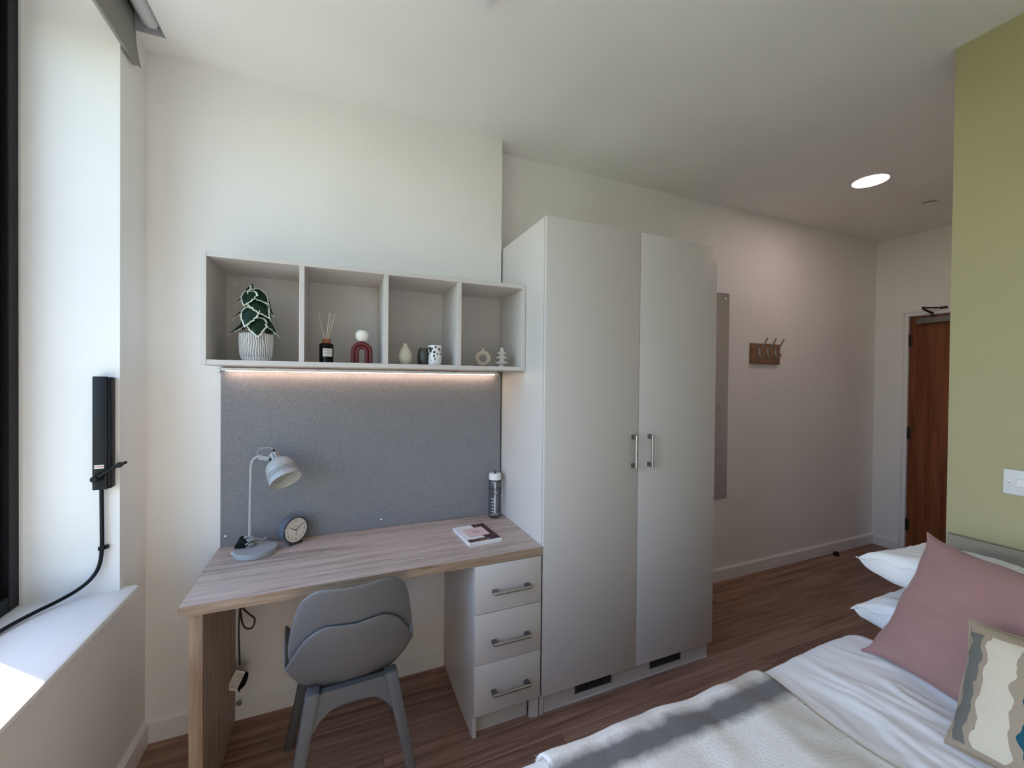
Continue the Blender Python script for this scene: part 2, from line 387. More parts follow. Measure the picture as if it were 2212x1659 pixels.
def tag(o, label, cat, group=None):
    o['label'] = label; o['category'] = cat
    if group: o['group'] = group
    return o
def single(name, bm, m, label, cat, loc=None, ang=38, group=None):      # a thing that is one mesh
    if loc is not None: xf(bm, Matrix.Translation(loc).inverted())
    o = obj(name, bm, m, ang=ang)
    if loc is not None: o.location = loc; WM[o.name] = Matrix.Translation(loc)
    return tag(o, label, cat, group)
def struct(name, bm, m, label=None, parent=None):
    o = obj(name, bm, m, parent)
    if parent is None: o['kind'] = 'structure'
    if label: o['label'] = label
    return o
def struct_root(name, label, loc=(0, 0, 0)):
    o = bpy.data.objects.new(name, None); COL.objects.link(o); o.location = loc; o.empty_display_size = 0.05
    WM[o.name] = Matrix.Translation(loc); o['kind'] = 'structure'; o['label'] = label; return o
def text_bm(s, size, shear=0.0, bold=0.0, align='CENTER', spacing=1.0):
    cu = bpy.data.curves.new('txt', 'FONT'); cu.body = s; cu.size = size; cu.align_x = align; cu.align_y = 'CENTER'
    cu.shear = shear; cu.offset = bold; cu.resolution_u = 2; cu.space_character = spacing
    o = bpy.data.objects.new('txt', cu); COL.objects.link(o)
    dg = bpy.context.evaluated_depsgraph_get(); dg.update()
    me = bpy.data.meshes.new_from_object(o.evaluated_get(dg))
    bm = bmesh.new(); bm.from_mesh(me)
    bpy.data.objects.remove(o); bpy.data.curves.remove(cu); bpy.data.meshes.remove(me)
    return bm
def basis(o, x, y):                                  # matrix with local x, y axes in world and z = x cross y
    x = Vector(x).normalized(); y = Vector(y); y = (y - x * y.dot(x)).normalized(); z = x.cross(y)
    m = Matrix((x, y, z)).transposed().to_4x4(); m.translation = o; return m
def fbm(p, oct=3):
    s, a = 0.0, 1.0
    for k in range(oct): s += a * noise.noise(p * (2 ** k)); a *= 0.5
    return s

# ------------------------------------------------------------------ the room
XW, XWR, YB, XE, XG, YG, H = 1.4935, 2.487, 0.116, 5.178, 2.831, -1.257, 2.72
YF = -2.50                                            # wall behind the camera
WX = -0.012                                           # face of the window wall
YR, SZ = -0.207, 0.704

fl = struct('floor', box(-0.45, XE + 0.15, YF - 0.1, YB + 0.1, -0.12, -0.0035), 'joint_dark', 'brown wood plank floor')
pw, pl = 0.182, 1.22
plank_cache = {}
row = 0; y = YB + 0.02
while y > YF:
    x = -0.1 - [0.0, 0.47, 0.83, 0.22, 0.66][row % 5] * pl
    while x < XE + 0.05:
        a, b = max(x, -0.02), min(x + pl, XE + 0.02)
        if b - a > 0.03:
            key = round(b - a, 3)
            if key not in plank_cache:
                o = obj('plank', xf(box(-(b - a) / 2 + 0.0003, (b - a) / 2 - 0.0003, -pw / 2 + 0.0003, pw / 2 - 0.0003, -0.006, 0.0, 0.0007, 1), Matrix.Identity(4)), 'floor_oak', fl, local=True)
                plank_cache[key] = o
            else:
                o = plank_cache[key].copy(); COL.objects.link(o); o.parent = fl
            o.location = ((a + b) / 2, y - pw / 2, 0)
        x += pl
    y -= pw; row += 1

# desk wall stands proud of the recess wall by the step beside the wardrobe
struct('wall_back', box(-0.45, 1.484, 0.0, YB + 0.06, 0, H + 0.15), 'wall_paint', 'white wall behind the desk and box shelf')
struct('wall_recess', box(1.484, XE + 0.1, YB, YB + 0.15, 0, H + 0.15), 'wall_paint', 'white wall behind the wardrobe, carrying the mirror and hook rack')
DY0, DY1, DZ = -0.095, -0.985, 2.055                   # door opening
struct('wall_end', join(box(XE, XE + 0.12, DY0, YB, 0, H + 0.15), box(XE, XE + 0.12, DY1, DY0, DZ, H + 0.15), box(XE, XE + 0.12, YG - 0.1, DY1, 0, H + 0.15)), 'wall_paint', 'white end wall around the brown door')
struct('wall_headboard', box(XG, XG + 0.1, YF, YG, 0, H + 0.15), 'green_paint', 'olive green wall behind the headboard')
struct('wall_bathroom', box(XG + 0.0005, XE, YG - 0.1, YG - 0.0002, 0, H + 0.15), 'wall_paint', 'white corridor wall round the corner from the green wall')
struct('wall_front', box(-0.45, XG + 0.1, YF - 0.12, YF, 0, H + 0.15), 'wall_paint', 'white wall beside the bed opposite the desk')
WY1 = -2.20                                            # near end of the window opening
struct('wall_left', join(box(-0.45, WX, YR, 0.0, 0, H + 0.15), box(-0.45, WX, WY1, YR, 0, SZ - 0.03), box(-0.45, WX, YF, WY1, 0, H + 0.15), box(-0.45, WX, WY1, YR, 2.698, H + 0.15), box(-0.45, -0.347, YR - 0.062, YR, SZ, 2.698)), 'wall_paint', 'white window wall with deep reveal and low apron')  # last box: unseen outer jamb strip, added to trim sunlight on the sill
# ceiling with the blind slot beside the window
SX0, SX1, SY = WX + 0.006, 0.084, -0.102
struct('ceiling', join(box(SX1, XE + 0.12, YF, YB + 0.1, H, H + 0.15), box(WX, SX1, SY, 0.0, H, H + 0.15), box(WX - 0.2, SX0, YF, SY, H, H + 0.15)), 'ceiling_paint', 'white ceiling')
struct('trim_1', join(box(SX0 - 0.003, SX1 + 0.003, YF, SY, H + 0.11, H + 0.15), box(SX1 - 0.003, SX1 - 0.0005, YF, SY, H + 0.001, H + 0.11), box(SX0, SX1 - 0.003, SY - 0.003, SY - 0.0005, H + 0.001, H + 0.11)), 'slot_grey', 'grey lining of the ceiling slot for the blind')
# baseboards with a chamfered top
def skirt(a, b, n, h=0.092, t=0.016):
    a = Vector((*a, 0)); b = Vector((*b, 0)); n = Vector((*n, 0))
    bm = bmesh.new(); rings = []
    for p in (a, b):
        rings.append([bm.verts.new(p + n * d + Vector((0, 0, z))) for d, z in ((0, 0), (t, 0), (t, h - 0.012), (t - 0.007, h - 0.004), (t - 0.010, h), (0, h))])
    k = len(rings[0])
    for i in range(k): bm.faces.new((rings[0][i], rings[0][(i + 1) % k], rings[1][(i + 1) % k], rings[1][i]))
    bm.faces.new(rings[0]); bm.faces.new(list(reversed(rings[1])))
    bmesh.ops.recalc_face_normals(bm, faces=bm.faces); return bm
struct('baseboard_back', skirt((WX, 0), (1.188, 0), (0, -1)), 'trim_paint', 'white baseboard under the desk')
struct('baseboard_left', skirt((WX, YF), (WX, -0.016), (1, 0)), 'trim_paint', 'white baseboard below the window')
struct('baseboard_recess', skirt((XWR + 0.002, YB), (XE, YB), (0, -1)), 'trim_paint', 'white baseboard right of the wardrobe')
struct('baseboard_end', skirt((XE, YB - 0.016), (XE, DY0 + 0.012), (-1, 0)), 'trim_paint', 'white baseboard left of the door')

# ------------------------------------------------------------------ window
wn = struct_root('window_1', 'tall dark framed window in the deep white reveal', (-0.30, -1.2, SZ))
fx0, fx1, fy0, fy1, fz0, fz1 = -0.345, -0.262, WY1, YR - 0.001, SZ + 0.001, 2.697
fw = 0.050
struct('frame', join(box(fx0, fx1, fy1 - fw, fy1, fz0, fz1, 0.002, 1), box(fx0, fx1, fy0, fy0 + fw, fz0, fz1, 0.002, 1), box(fx0, fx1, fy0 + fw, fy1 - fw, fz0, fz0 + fw, 0.002, 1), box(fx0, fx1, fy0 + fw, fy1 - fw, fz1 - fw, fz1, 0.002, 1), box(fx0, fx1, -1.235, -1.165, fz0 + fw, fz1 - fw, 0.002, 1)), 'dark_frame', None, wn)
for a, b in ((-1.165, fy1 - fw), (fy0 + fw, -1.235)):
    sash = struct('sash', join(box(fx0 + 0.012, fx1 - 0.016, b - 0.045, b, fz0 + fw, fz1 - fw), box(fx0 + 0.012, fx1 - 0.016, a, a + 0.045, fz0 + fw, fz1 - fw), box(fx0 + 0.012, fx1 - 0.016, a + 0.045, b - 0.045, fz0 + fw, fz0 + fw + 0.045), box(fx0 + 0.012, fx1 - 0.016, a + 0.045, b - 0.045, fz1 - fw - 0.045, fz1 - fw)), 'dark_frame', None, wn)
    struct('pane', box(-0.313, -0.307, a + 0.043, b - 0.043, fz0 + fw + 0.043, fz1 - fw - 0.043), 'window_glass', None, sash)
struct('reveal_bead', box(fx1, fx1 + 0.006, fy1 - 0.006, fy1 + 0.0005, fz0, fz1), 'trim_paint', None, wn)
sl = prism([(-0.44, SZ), (0.022, SZ), (0.029, SZ - 0.004), (0.032, SZ - 0.012), (0.029, SZ - 0.022), (0.022, SZ - 0.026), (WX, SZ - 0.028), (-0.44, SZ - 0.028)], WY1, YR, 'Y')
sl2 = prism([(WX + 0.001, SZ), (0.022, SZ), (0.029, SZ - 0.004), (0.032, SZ - 0.012), (0.029, SZ - 0.022), (0.022, SZ - 0.026), (WX + 0.001, SZ - 0.028)], YR, YR + 0.026, 'Y')
struct('window_sill', join(sl, sl2), 'sill_white', 'white sill with a rounded nose', wn)

# outside: lawn, a bounce slab and facade jamb added for the light, a few trees well away
single('lawn', box(-30, -0.46, -24, 26, -0.35, -0.26), 'lawn', 'sunlit green lawn outside the window', 'lawn')['kind'] = 'structure'
single('bounce_slab', box(-3.2, -0.46, -8, 6, -0.26, -0.20), 'reflector', 'pale paving added along the outside wall to bounce light indoors', 'reflector')['kind'] = 'structure'  # unseen slab, added to throw neutral light up to the ceiling
def tree(loc, hgt, rad, label):
    t = thing('garden_tree', label, 'tree', loc, group='trees beyond the lawn')
    obj('trunk', tube([(0, 0, -0.3), (0.05, 0, hgt * 0.3), (0, 0.05, hgt * 0.6)], 0.14, 8, 4), 'bark', t, local=True)
    bm = bmesh.new(); rnd = random.Random(hash(label) % 1000 if False else int(hgt * 100))
    for _ in range(1500):
        d = Vector((rnd.gauss(0, 1), rnd.gauss(0, 1), rnd.gauss(0, 1))).normalized() * rad * (0.55 + 0.45 * rnd.random())
        p = Vector((d.x, d.y, hgt * 0.62 + d.z * 1.15)); a = Vector((rnd.gauss(0, 1), rnd.gauss(0, 1), rnd.gauss(0, 1))).normalized() * 0.20
        b = a.orthogonal().normalized() * 0.10
        bm.faces.new([bm.verts.new(p - a), bm.verts.new(p + b), bm.verts.new(p + a), bm.verts.new(p - b)])
    obj('crown', bm, 'hedge_leaf', t, local=True)['kind'] = 'stuff'
tree((-5.2, 7.6, -0.25), 5.6, 1.9, 'dark leafy garden tree nearest the window edge')
tree((-12.8, 12.6, -0.25), 6.6, 2.2, 'taller dark garden tree farther from the window')

# roller blind in the ceiling slot
t = thing('roller_blind', 'grey roller blind rolled up in the ceiling slot above the window', 'blind', (0.04, -1.2, H))
def bl(u, v):
    yv = -0.118 + (-2.1 + 0.118) * u
    curl = 0.010 * math.exp(-u * 90) * (v ** 3)
    return Vector((-0.004 + 0.004 * v + curl, yv + 0.012 * math.exp(-u * 60) * v ** 3, H + 0.06 - (0.06 + 0.135) * v))
b1 = grid(60, 14, bl)
fab = obj('fabric', b1, 'blind_fabric', t); md = fab.modifiers.new('thick', 'SOLIDIFY'); md.thickness = 0.0016
obj('bottom_bar', box(-0.006, 0.006, -2.1, -0.122, H - 0.140, H - 0.126, 0.003), 'blind_fabric', t)
obj('tube', rod((0.045, -2.1, H + 0.038), (0.045, -0.130, H + 0.038), 0.030, 28), 'blind_tube', t)
obj('bracket', box(0.030, 0.060, -0.129, SY - 0.004, H + 0.02, H + 0.10, 0.002), 'white_plastic', t)

# window winder on the reveal
t = thing('window_winder', 'black window winder box with crank handle on the window reveal', 'winder', (-0.045, YR, 1.07))
obj('housing', box(-0.070, -0.024, YR - 0.030, YR, 1.068, 1.446, 0.004, 3), 'black_plastic', t)
obj('cover', box(-0.0715, -0.032, YR - 0.034, YR - 0.028, 1.066, 1.448, 0.002, 2), 'black_plastic', t)
st_ = obj('sticker', box(-0.066, -0.041, YR - 0.0346, YR - 0.0338, 1.138, 1.150), 'label_cream', t)
obj('stripe', box(-0.066, -0.041, YR - 0.0350, YR - 0.0342, 1.1425, 1.1455), 'sticker_red', st_)
obj('socket_ring', along((-0.054, YR - 0.032, 1.108), (-0.054, YR - 0.05, 1.108), cyl(0.014, 0, 0.009, 24, 0.001)), 'black_plastic', t)
cr = obj('crank', join(along((-0.058, YR - 0.036, 1.106), (-0.058, YR - 0.06, 1.106), cyl(0.0105, 0, 0.022, 24, 0.002)), tube([(-0.058, YR - 0.050, 1.106), (-0.022, YR - 0.050, 1.132), (0.005, YR - 0.050, 1.150)], 0.0055, 8, 4)), 'black_plastic', t)
obj('knob', join(along((0.006, YR - 0.058, 1.150), (0.006, YR - 0.04, 1.150), cyl(0.009, 0, 0.016, 20, 0.002)), rod((0.006, YR - 0.042, 1.150), (0.013, YR - 0.022, 1.153), 0.005, 12, bev=0.001)), 'black_plastic', cr)
obj('cable', tube([(-0.056, YR - 0.012, 1.069), (-0.055, YR - 0.012, 0.95), (-0.055, YR - 0.012, 0.862), (-0.061, YR - 0.013, 0.806), (-0.079, YR - 0.016, 0.766), (-0.108, YR - 0.030, 0.738), (-0.143, YR - 0.060, 0.722), (-0.175, YR - 0.105, 0.716), (-0.200, YR - 0.170, 0.714), (-0.215, YR - 0.26, 0.714), (-0.225, YR - 0.42, 0.714), (-0.26, YR - 0.56, 0.735)], 0.0058, 12, 8), 'black_plastic', t)
obj('clip', join(box(-0.063, -0.047, YR - 0.020, YR, 0.855, 0.869, 0.002), box(-0.050, -0.039, YR - 0.012, YR, 0.857, 0.869, 0.002)), 'black_plastic', t)

# ------------------------------------------------------------------ desk
DD, DT, DH = 0.498, 0.034, 0.74
t = thing('desk', 'wood effect desk with one panel leg under the grey pinboard', 'desk', (0.85, -0.25, 0))
top = obj('desktop', box(0.235, XW - 0.0015, -DD + 0.0015, -0.0005, DH - DT, DH, 0.0008, 1), 'desk_oak', t)
obj('front_edge', box(0.235, XW - 0.0015, -DD, -DD + 0.0014, DH - DT, DH - 0.0004), 'desk_oak_edge_lit', top)
obj('side_edge', box(0.2335, 0.2349, -DD, -0.0005, DH - DT, DH - 0.0004), 'desk_oak_edge_lit', top)
lg = obj('leg_panel', box(0.258, 0.294, -0.480, -0.017, 0.001, DH - DT, 0.0008, 1), 'desk_oak_leg_lit', t)
obj('leg_edge', box(0.258, 0.294, -0.4815, -0.4801, 0.001, DH - DT - 0.001), 'desk_oak_leg_lit', lg)
obj('fixing_bolt', join(rod((0.310, -0.0165, 0.078), (0.310, -0.028, 0.078), 0.010, 16), rod((0.2945, -0.022, 0.078), (0.308, -0.022, 0.078), 0.004, 10)), 'metal_brushed', t)

# drawer unit under the desk
def bar_handle(a, b, out, parent):                  # round bar on two square posts; out = outward direction
    a = Vector(a); b = Vector(b); out = Vector(out); d = (b - a).normalized(); s = d.cross(out)
    h = obj('handle', rod(a + out * 0.030, b + out * 0.030, 0.0062, 20, bev=0.001), 'metal_brushed', parent)
    for p, q in ((a, a + d * 0.020), (b - d * 0.020, b)):
        m0 = bmesh.new(); bmesh.ops.create_cube(m0, size=1.0)
        c_ = (p + q) / 2 + out * 0.0135
        mm_ = Matrix((d * 0.020, s * 0.011, out * 0.027)).transposed().to_4x4(); mm_.translation = c_
        xf(m0, mm_); obj('post', m0, 'metal_post', h)
DX0, DX1 = 1.190, 1.487
t = thing('drawer_unit', 'pale grey unit of three drawers under the right end of the desk', 'drawers', ((DX0 + DX1) / 2, -0.25, 0))
obj('side_panel', box(DX0, DX0 + 0.018, -0.480, -0.001, 0.0005, DH - DT - 0.001, 0.0006, 1), 'cabinet_grey', t)
obj('side_panel', box(DX1 - 0.018, DX1, -0.480, -0.001, 0.0005, DH - DT - 0.001, 0.0006, 1), 'cabinet_grey', t)
obj('body', box(DX0 + 0.018, DX1 - 0.018, -0.478, -0.002, 0.105, DH - DT - 0.002), 'cabinet_grey', t)
obj('plinth', box(DX0 + 0.018, DX1 - 0.040, -0.452, -0.438, 0.0005, 0.104), 'cabinet_grey', t)
obj('filler_strip', box(DX1 - 0.038, DX1 - 0.018, -0.474, -0.460, 0.0005, 0.104), 'cabinet_grey', t)
for z0, z1, hz in ((0.100, 0.3035, 0.190), (0.3065, 0.5075, 0.394), (0.5105, 0.7035, 0.598)):
    d = obj('drawer_front', box(DX0 + 0.001, DX1 - 0.002, -0.499, -0.4805, z0, z1, 0.0012, 2), 'cabinet_grey', t)
    bar_handle((1.262, -0.499, hz - 0.002), (1.428, -0.499, hz - 0.002), (0, -1, 0), d)

# wardrobe
WT, WB = 2.149, 0.096
t = thing('wardrobe', 'tall pale grey two door wardrobe with vented plinth', 'wardrobe', ((XW + XWR) / 2, -0.2, 0))
obj('side_panel', box(XW, XW + 0.018, -0.478, 0.110, 0.0005, WT, 0.0006, 1), 'cabinet_grey', t)
obj('side_panel', join(box(XWR - 0.018, XWR, -0.478, 0.110, WB, WT, 0.0006, 1), box(XWR - 0.018, XWR - 0.001, -0.452, 0.110, 0.0005, WB)), 'cabinet_grey', t)
obj('body', box(XW + 0.018, XWR - 0.018, -0.476, 0.108, WB, WT - 0.001), 'cabinet_grey', t)
for a, b, hx in ((XW + 0.001, 1.9905, 1.957), (1.9935, XWR, 2.052)):
    d = obj('door', box(a, b, -0.499, -0.4805, WB, WT, 0.0012, 2), 'cabinet_grey', t)
    bar_handle((hx, -0.499, 1.046), (hx, -0.499, 1.198), (0, -1, 0), d)
pln = obj('plinth', box(XW + 0.019, XWR - 0.001, -0.468, -0.452, 0.0005, 0.0955), 'cabinet_grey', t)
obj('floor_seal', box(XW + 0.019, XWR - 0.001, -0.4715, -0.468, 0.0005, 0.006), 'cabinet_edge', t)
for i, (a, b) in enumerate(((1.676, 1.875), (2.104, 2.301))):
    z0, z1, yf = 0.036, 0.080, -0.468
    g = obj('vent_grille', join(box(a, b, yf - 0.003, yf - 0.0005, z0, z0 + 0.006, 0.0008, 1), box(a, b, yf - 0.003, yf - 0.0005, z1 - 0.006, z1, 0.0008, 1), box(a, a + 0.006, yf - 0.003, yf - 0.0005, z0, z1), box(b - 0.006, b, yf - 0.003, yf - 0.0005, z0, z1)), 'vent_dark', t)
    obj('backing', box(a + 0.004, b - 0.004, yf - 0.0012, yf - 0.0002, z0 + 0.004, z1 - 0.004), 'vent_hole', g)
    for k in range(4): obj('slat', box(a + 0.006, b - 0.006, yf - 0.0026, yf - 0.0012, z0 + 0.0085 + k * 0.0078, z0 + 0.0118 + k * 0.0078), 'vent_dark', g)
    for k in range(1, 5): obj('slat', box(a + (b - a) * k / 5 - 0.002, a + (b - a) * k / 5 + 0.002, yf - 0.0028, yf - 0.0012, z0 + 0.005, z1 - 0.005), 'vent_dark', g)

# pin board and its screws
t = thing('pinboard', 'grey fabric pinboard on the wall above the desk', 'pinboard', (0.86, 0, 1.1))
obj('panel', box(0.238, 1.483, -0.012, -0.0002, DH + 0.0005, 1.4915, 0.0015, 1), 'pinboard_fabric', t)
for x, z in ((0.257, 0.785), (0.880, 0.779), (1.466, 1.477), (0.257, 1.477), (1.466, 0.785)):
    s_ = obj('screw', along((x, -0.0115, z), (x, -0.02, z), lathe([(0.0055, 0), (0.0052, 0.0015), (0.003, 0.003), (0, 0.0034)], 16)), 'chrome', t)

# light bar under the shelf
t = thing('shelf_light', 'slim aluminium light bar glowing warm under the box shelf', 'light', (0.85, -0.035, 1.48))
obj('body', box(0.247, 1.452, -0.046, -0.026, 1.4765, 1.4885, 0.001, 1), 'white_plastic', t)
obj('diffuser', box(0.262, 1.440, -0.033, -0.027, 1.4750, 1.4767), 'led_warm', t)
for x in (0.605, 1.225): obj('clip', box(x - 0.011, x + 0.011, -0.050, -0.022, 1.4870, 1.4905), 'metal_post', t)
obj('connector', box(0.214, 0.236, -0.016, -0.0005, 1.470, 1.484, 0.001, 1), 'white_plastic', t)
obj('lead', tube([(0.236, -0.012, 1.478), (0.241, -0.03, 1.480), (0.248, -0.036, 1.482)], 0.0016, 6, 4), 'white_plastic', t)

# box shelf
SX, SXR, SDP, SZB, SZT, TH = 0.239, 1.4915, 0.300, 1.4926, 1.8936, 0.018
t = thing('box_shelf', 'pale grey wall shelf of four open boxes above the desk', 'shelf', (0.865, -0.15, SZB))
def sbx(n, *a): return obj(n, box(*a, 0.0008, 1), 'cabinet_grey', t)
sbx('side_panel', SX, SX + TH, -SDP, -0.0005, SZB, SZT); sbx('side_panel', SXR - TH, SXR, -SDP, -0.0005, SZB, SZT)
sbx('top_panel', SX + TH, SXR - TH, -SDP + 0.001, -0.0005, SZT - TH - 0.001, SZT - 0.001)
sbx('bottom_panel', SX + TH, SXR - TH, -SDP + 0.001, -0.0005, SZB + 0.001, SZB + 0.001 + TH)
obj('back_panel', box(SX + TH, SXR - TH, -0.012, -0.0006, SZB + TH, SZT - TH), 'cabinet_grey', t)
inn = (SXR - SX - 5 * TH) / 4
for k in range(1, 4):
    x = SX + TH + k * inn + (k - 1) * TH
    sbx('divider', x, x + TH, -SDP + 0.001, -0.012, SZB + TH + 0.001, SZT - TH - 0.001)
for x, z in ((0.288, SZT - 0.050), (0.285, SZB + 0.048), (1.440, SZT - 0.070)):
    obj('screw_cap', along((x, -0.0118, z), (x, -0.02, z), cyl(0.010, 0, 0.0015, 20)), 'cabinet_edge', t)
BZ = SZB + 0.001 + TH + 0.0002                        # surface things stand on

# ------------------------------------------------------------------ things on the box shelf
def place(bm, x, y, z=BZ, rz=0.0): return xf(bm, Matrix.Translation((x, y, z)) @ Matrix.Rotation(rz, 4, 'Z'))

# potted ivy
PX, PY = 0.393, -0.200
t = thing('potted_ivy', 'variegated ivy in a ribbed white pot on the box shelf', 'plant', (PX, PY, BZ))
bm = bmesh.new(); seg, rib = 528, 44; rings = []
prof = [(0.040, 0.0), (0.045, 0.003), (0.0505, 0.014), (0.054, 0.035), (0.0555, 0.065), (0.056, 0.095), (0.0555, 0.105), (0.052, 0.106), (0.050, 0.098), (0.049, 0.080)]
pts = []
for k in range(len(prof) - 1):
    nst = 14 if k in (2, 3, 4) else 2
    for q in range(nst):
        f_ = q / nst; pts.append((prof[k][0] * (1 - f_) + prof[k + 1][0] * f_, prof[k][1] * (1 - f_) + prof[k + 1][1] * f_, k))
pts.append((*prof[-1], 9))
for r, z, k in pts:
    ring = []
    for i in range(seg):
        th_ = 2 * PI * i / seg
        ph = th_ * rib + 1.1 * math.sin(z * 95 + 5 * math.sin(th_ * 3)) + 0.8 * math.sin(th_ * 7 + z * 40)
        amp = 0.0013 if 2 <= k <= 5 else (0.0006 if k in (1, 6) else 0)
        ring.append(bm.verts.new(((r + amp * math.cos(ph)) * math.cos(th_), (r + amp * math.cos(ph)) * math.sin(th_), z)))
    rings.append(ring)
for a, b, pa, pb_ in zip(rings, rings[1:], pts, pts[1:]):
    for i in range(seg):
        j = (i + 1) % seg; f_ = bm.faces.new((a[i], a[j], b[j], b[i]))
        th_ = 2 * PI * (i + 0.5) / seg; z = (pa[1] + pb_[1]) / 2
        ph = th_ * rib + 1.1 * math.sin(z * 95 + 5 * math.sin(th_ * 3)) + 0.8 * math.sin(th_ * 7 + z * 40)
        f_.material_index = 1 if (2 <= pa[2] <= 5 and math.cos(ph) < -0.15) else 0
bm.faces.new(list(reversed(rings[0])))
obj('pot', bm, ['pot_white', 'pot_groove'], t, local=True)
obj('soil', cyl(0.0495, 0.082, 0.088, 32), 'soil', t, local=True)
OUT = [(0.06, 0.0), (0.0, 0.16), (0.02, 0.34), (0.12, 0.46), (0.24, 0.50), (0.34, 0.43), (0.44, 0.47), (0.54, 0.37), (0.62, 0.36), (0.72, 0.23), (0.80, 0.19), (0.90, 0.07), (1.0, 0.0)]
def leaf(base, tip, width, nrm, fold=0.25, droop=0.12):
    base = Vector(base); tip = Vector(tip); d = tip - base; ln = d.length
    mtx = basis(base, d, Vector(nrm).cross(d))
    up_ = [(a, b) for a, b in OUT]; outline = up_ + [(a, -b) for a, b in reversed(up_[1:-1])]
    jr = random.Random(int(abs(base.x * 9000 + tip.z * 7000)))
    outline = [(a * (1 + 0.03 * jr.uniform(-1, 1)), b * (1 + 0.10 * jr.uniform(-1, 1))) for a, b in outline]
    bm = bmesh.new()
    def P(a, b, dz=0): return Vector((a * ln, b * width, -droop * ln * a * a - fold * abs(b) * width * 0.8 + dz))
    cx_ = 0.42
    rings_ = []
    for s in (1.0, 0.88, 0.5):
        rings_.append([bm.verts.new(P(cx_ + (a - cx_) * s * (1 if s == 1 else 1 - 0.05 * jr.random()), b * s * (1 if s > 0.9 else 1 - 0.14 * jr.random()))) for a, b in outline])
    cv = bm.verts.new(P(cx_, 0))
    n_ = len(outline)
    for i in range(n_):
        j = (i + 1) % n_
        f_ = bm.faces.new((rings_[0][i], rings_[0][j], rings_[1][j], rings_[1][i])); f_.material_index = 1
        bm.faces.new((rings_[1][i], rings_[1][j], rings_[2][j], rings_[2][i])); bm.faces.new((rings_[2][i], rings_[2][j], cv))
    xf(bm, mtx); return bm
LV = [ # base offset (x, y, z), tip offset, width, normal
 ((-0.018, -0.010, 0.306), (-0.078, 0.000, 0.232), 0.040, (-0.80, -0.50, 0.35)),
 ((-0.010, -0.018, 0.292), (0.052, -0.050, 0.240), 0.066, (0.30, -0.75, 0.60)),
 ((-0.014, -0.030, 0.282), (-0.034, -0.066, 0.222), 0.060, (-0.30, -0.85, 0.40)),
 ((-0.006, -0.035, 0.252), (0.058, -0.066, 0.184), 0.072, (0.28, -0.82, 0.50)),
 ((-0.010, -0.045, 0.218), (-0.028, -0.086, 0.142), 0.066, (-0.25, -0.88, 0.35)),
 ((0.006, -0.048, 0.180), (0.018, -0.086, 0.106), 0.074, (0.12, -0.90, 0.40)),
 ((-0.012, 0.000, 0.246), (-0.088, -0.020, 0.176), 0.052, (-0.50, -0.35, 0.75)),
 ((-0.020, -0.010, 0.176), (-0.098, -0.030, 0.116), 0.056, (-0.45, -0.40, 0.75)),
 ((0.026, 0.000, 0.250), (0.070, -0.010, 0.196), 0.048, (0.80, -0.40, 0.40)),
 ((0.014, -0.020, 0.204), (0.092, -0.040, 0.120), 0.056, (0.45, -0.40, 0.75)),
 ((0.034, 0.010, 0.166), (0.060, 0.010, 0.100), 0.062, (0.80, -0.50, 0.15)),
 ((0.020, 0.015, 0.280), (0.054, 0.035, 0.232), 0.056, (0.65, -0.50, 0.40)),
 ((-0.010, 0.020, 0.226), (-0.028, 0.010, 0.172), 0.066, (-0.2, -0.9, 0.2)),
 ((0.012, 0.020, 0.232), (0.046, 0.030, 0.166), 0.068, (0.4, -0.85, 0.2)),
 ((0.000, 0.010, 0.170), (0.010, 0.000, 0.108), 0.070, (0.1, -0.95, 0.2)),
 ((-0.030, 0.020, 0.190), (-0.060, 0.050, 0.140), 0.056, (-0.6, 0.5, 0.6)),
 ((0.020, 0.030, 0.220), (0.040, 0.072, 0.170), 0.062, (0.3, 0.7, 0.6)),
]
for k, (b_, tp, wd, nr) in enumerate(LV):
    b_ = (b_[0], b_[1], b_[2] - 0.014); tp = (tp[0], tp[1], tp[2] - 0.018)
    lf = obj('leaf', leaf(b_, tp, wd, nr), ['leaf_green', 'leaf_cream'], t, local=True, ang=60)
    b_ = Vector(b_); ax = Vector((0.004 * math.sin(k), 0.006, max(0.09, b_.z - 0.05)))
    obj('stalk', tube([ax, (ax + b_) / 2 + Vector((0, 0, 0.012)), b_], 0.0014, 6, 4), 'stem_green', lf, local=True)
obj('stem', tube([(0, 0, 0.08), (0.006, 0.008, 0.16), (-0.004, 0.004, 0.24), (-0.014, -0.004, 0.298)], 0.0024, 8, 5), 'stem_green', t, local=True)

# reed diffuser
DXc, DYc = 0.641, -0.215
t = thing('reed_diffuser', 'black reed diffuser bottle with wooden collar and cream label', 'diffuser', (DXc, DYc, BZ))
bt = obj('bottle', lathe([(0.024, 0), (0.0265, 0.002), (0.0268, 0.073), (0.0245, 0.077), (0.017, 0.079), (0.015, 0.080)], 40), 'amber_black', t, local=True)
obj('collar', cyl(0.0165, 0.079, 0.0965, 32, 0.001), 'cork', t, local=True)
def wrap(bm, r, mid):                               # bend a flat x/y drawing round a vertical cylinder; mid = angle it is centred on
    for v in bm.verts:
        a = mid + v.co.x / r; rad = r + v.co.z; zz = v.co.y
        v.co = Vector((rad * math.cos(a), rad * math.sin(a), zz))
    return bm
def flat(x0, x1, y0, y1, n=1, z=0.0): return grid(n, 1, lambda a, b: Vector((x0 + (x1 - x0) * a, y0 + (y1 - y0) * b, z)))
lb = obj('label', wrap(flat(-0.0195, 0.0195, 0.025, 0.057, 14, 0.0003), 0.0268, -PI / 2 + 0.22), 'label_cream', bt, local=True)
lines = []
rnd = random.Random(3)
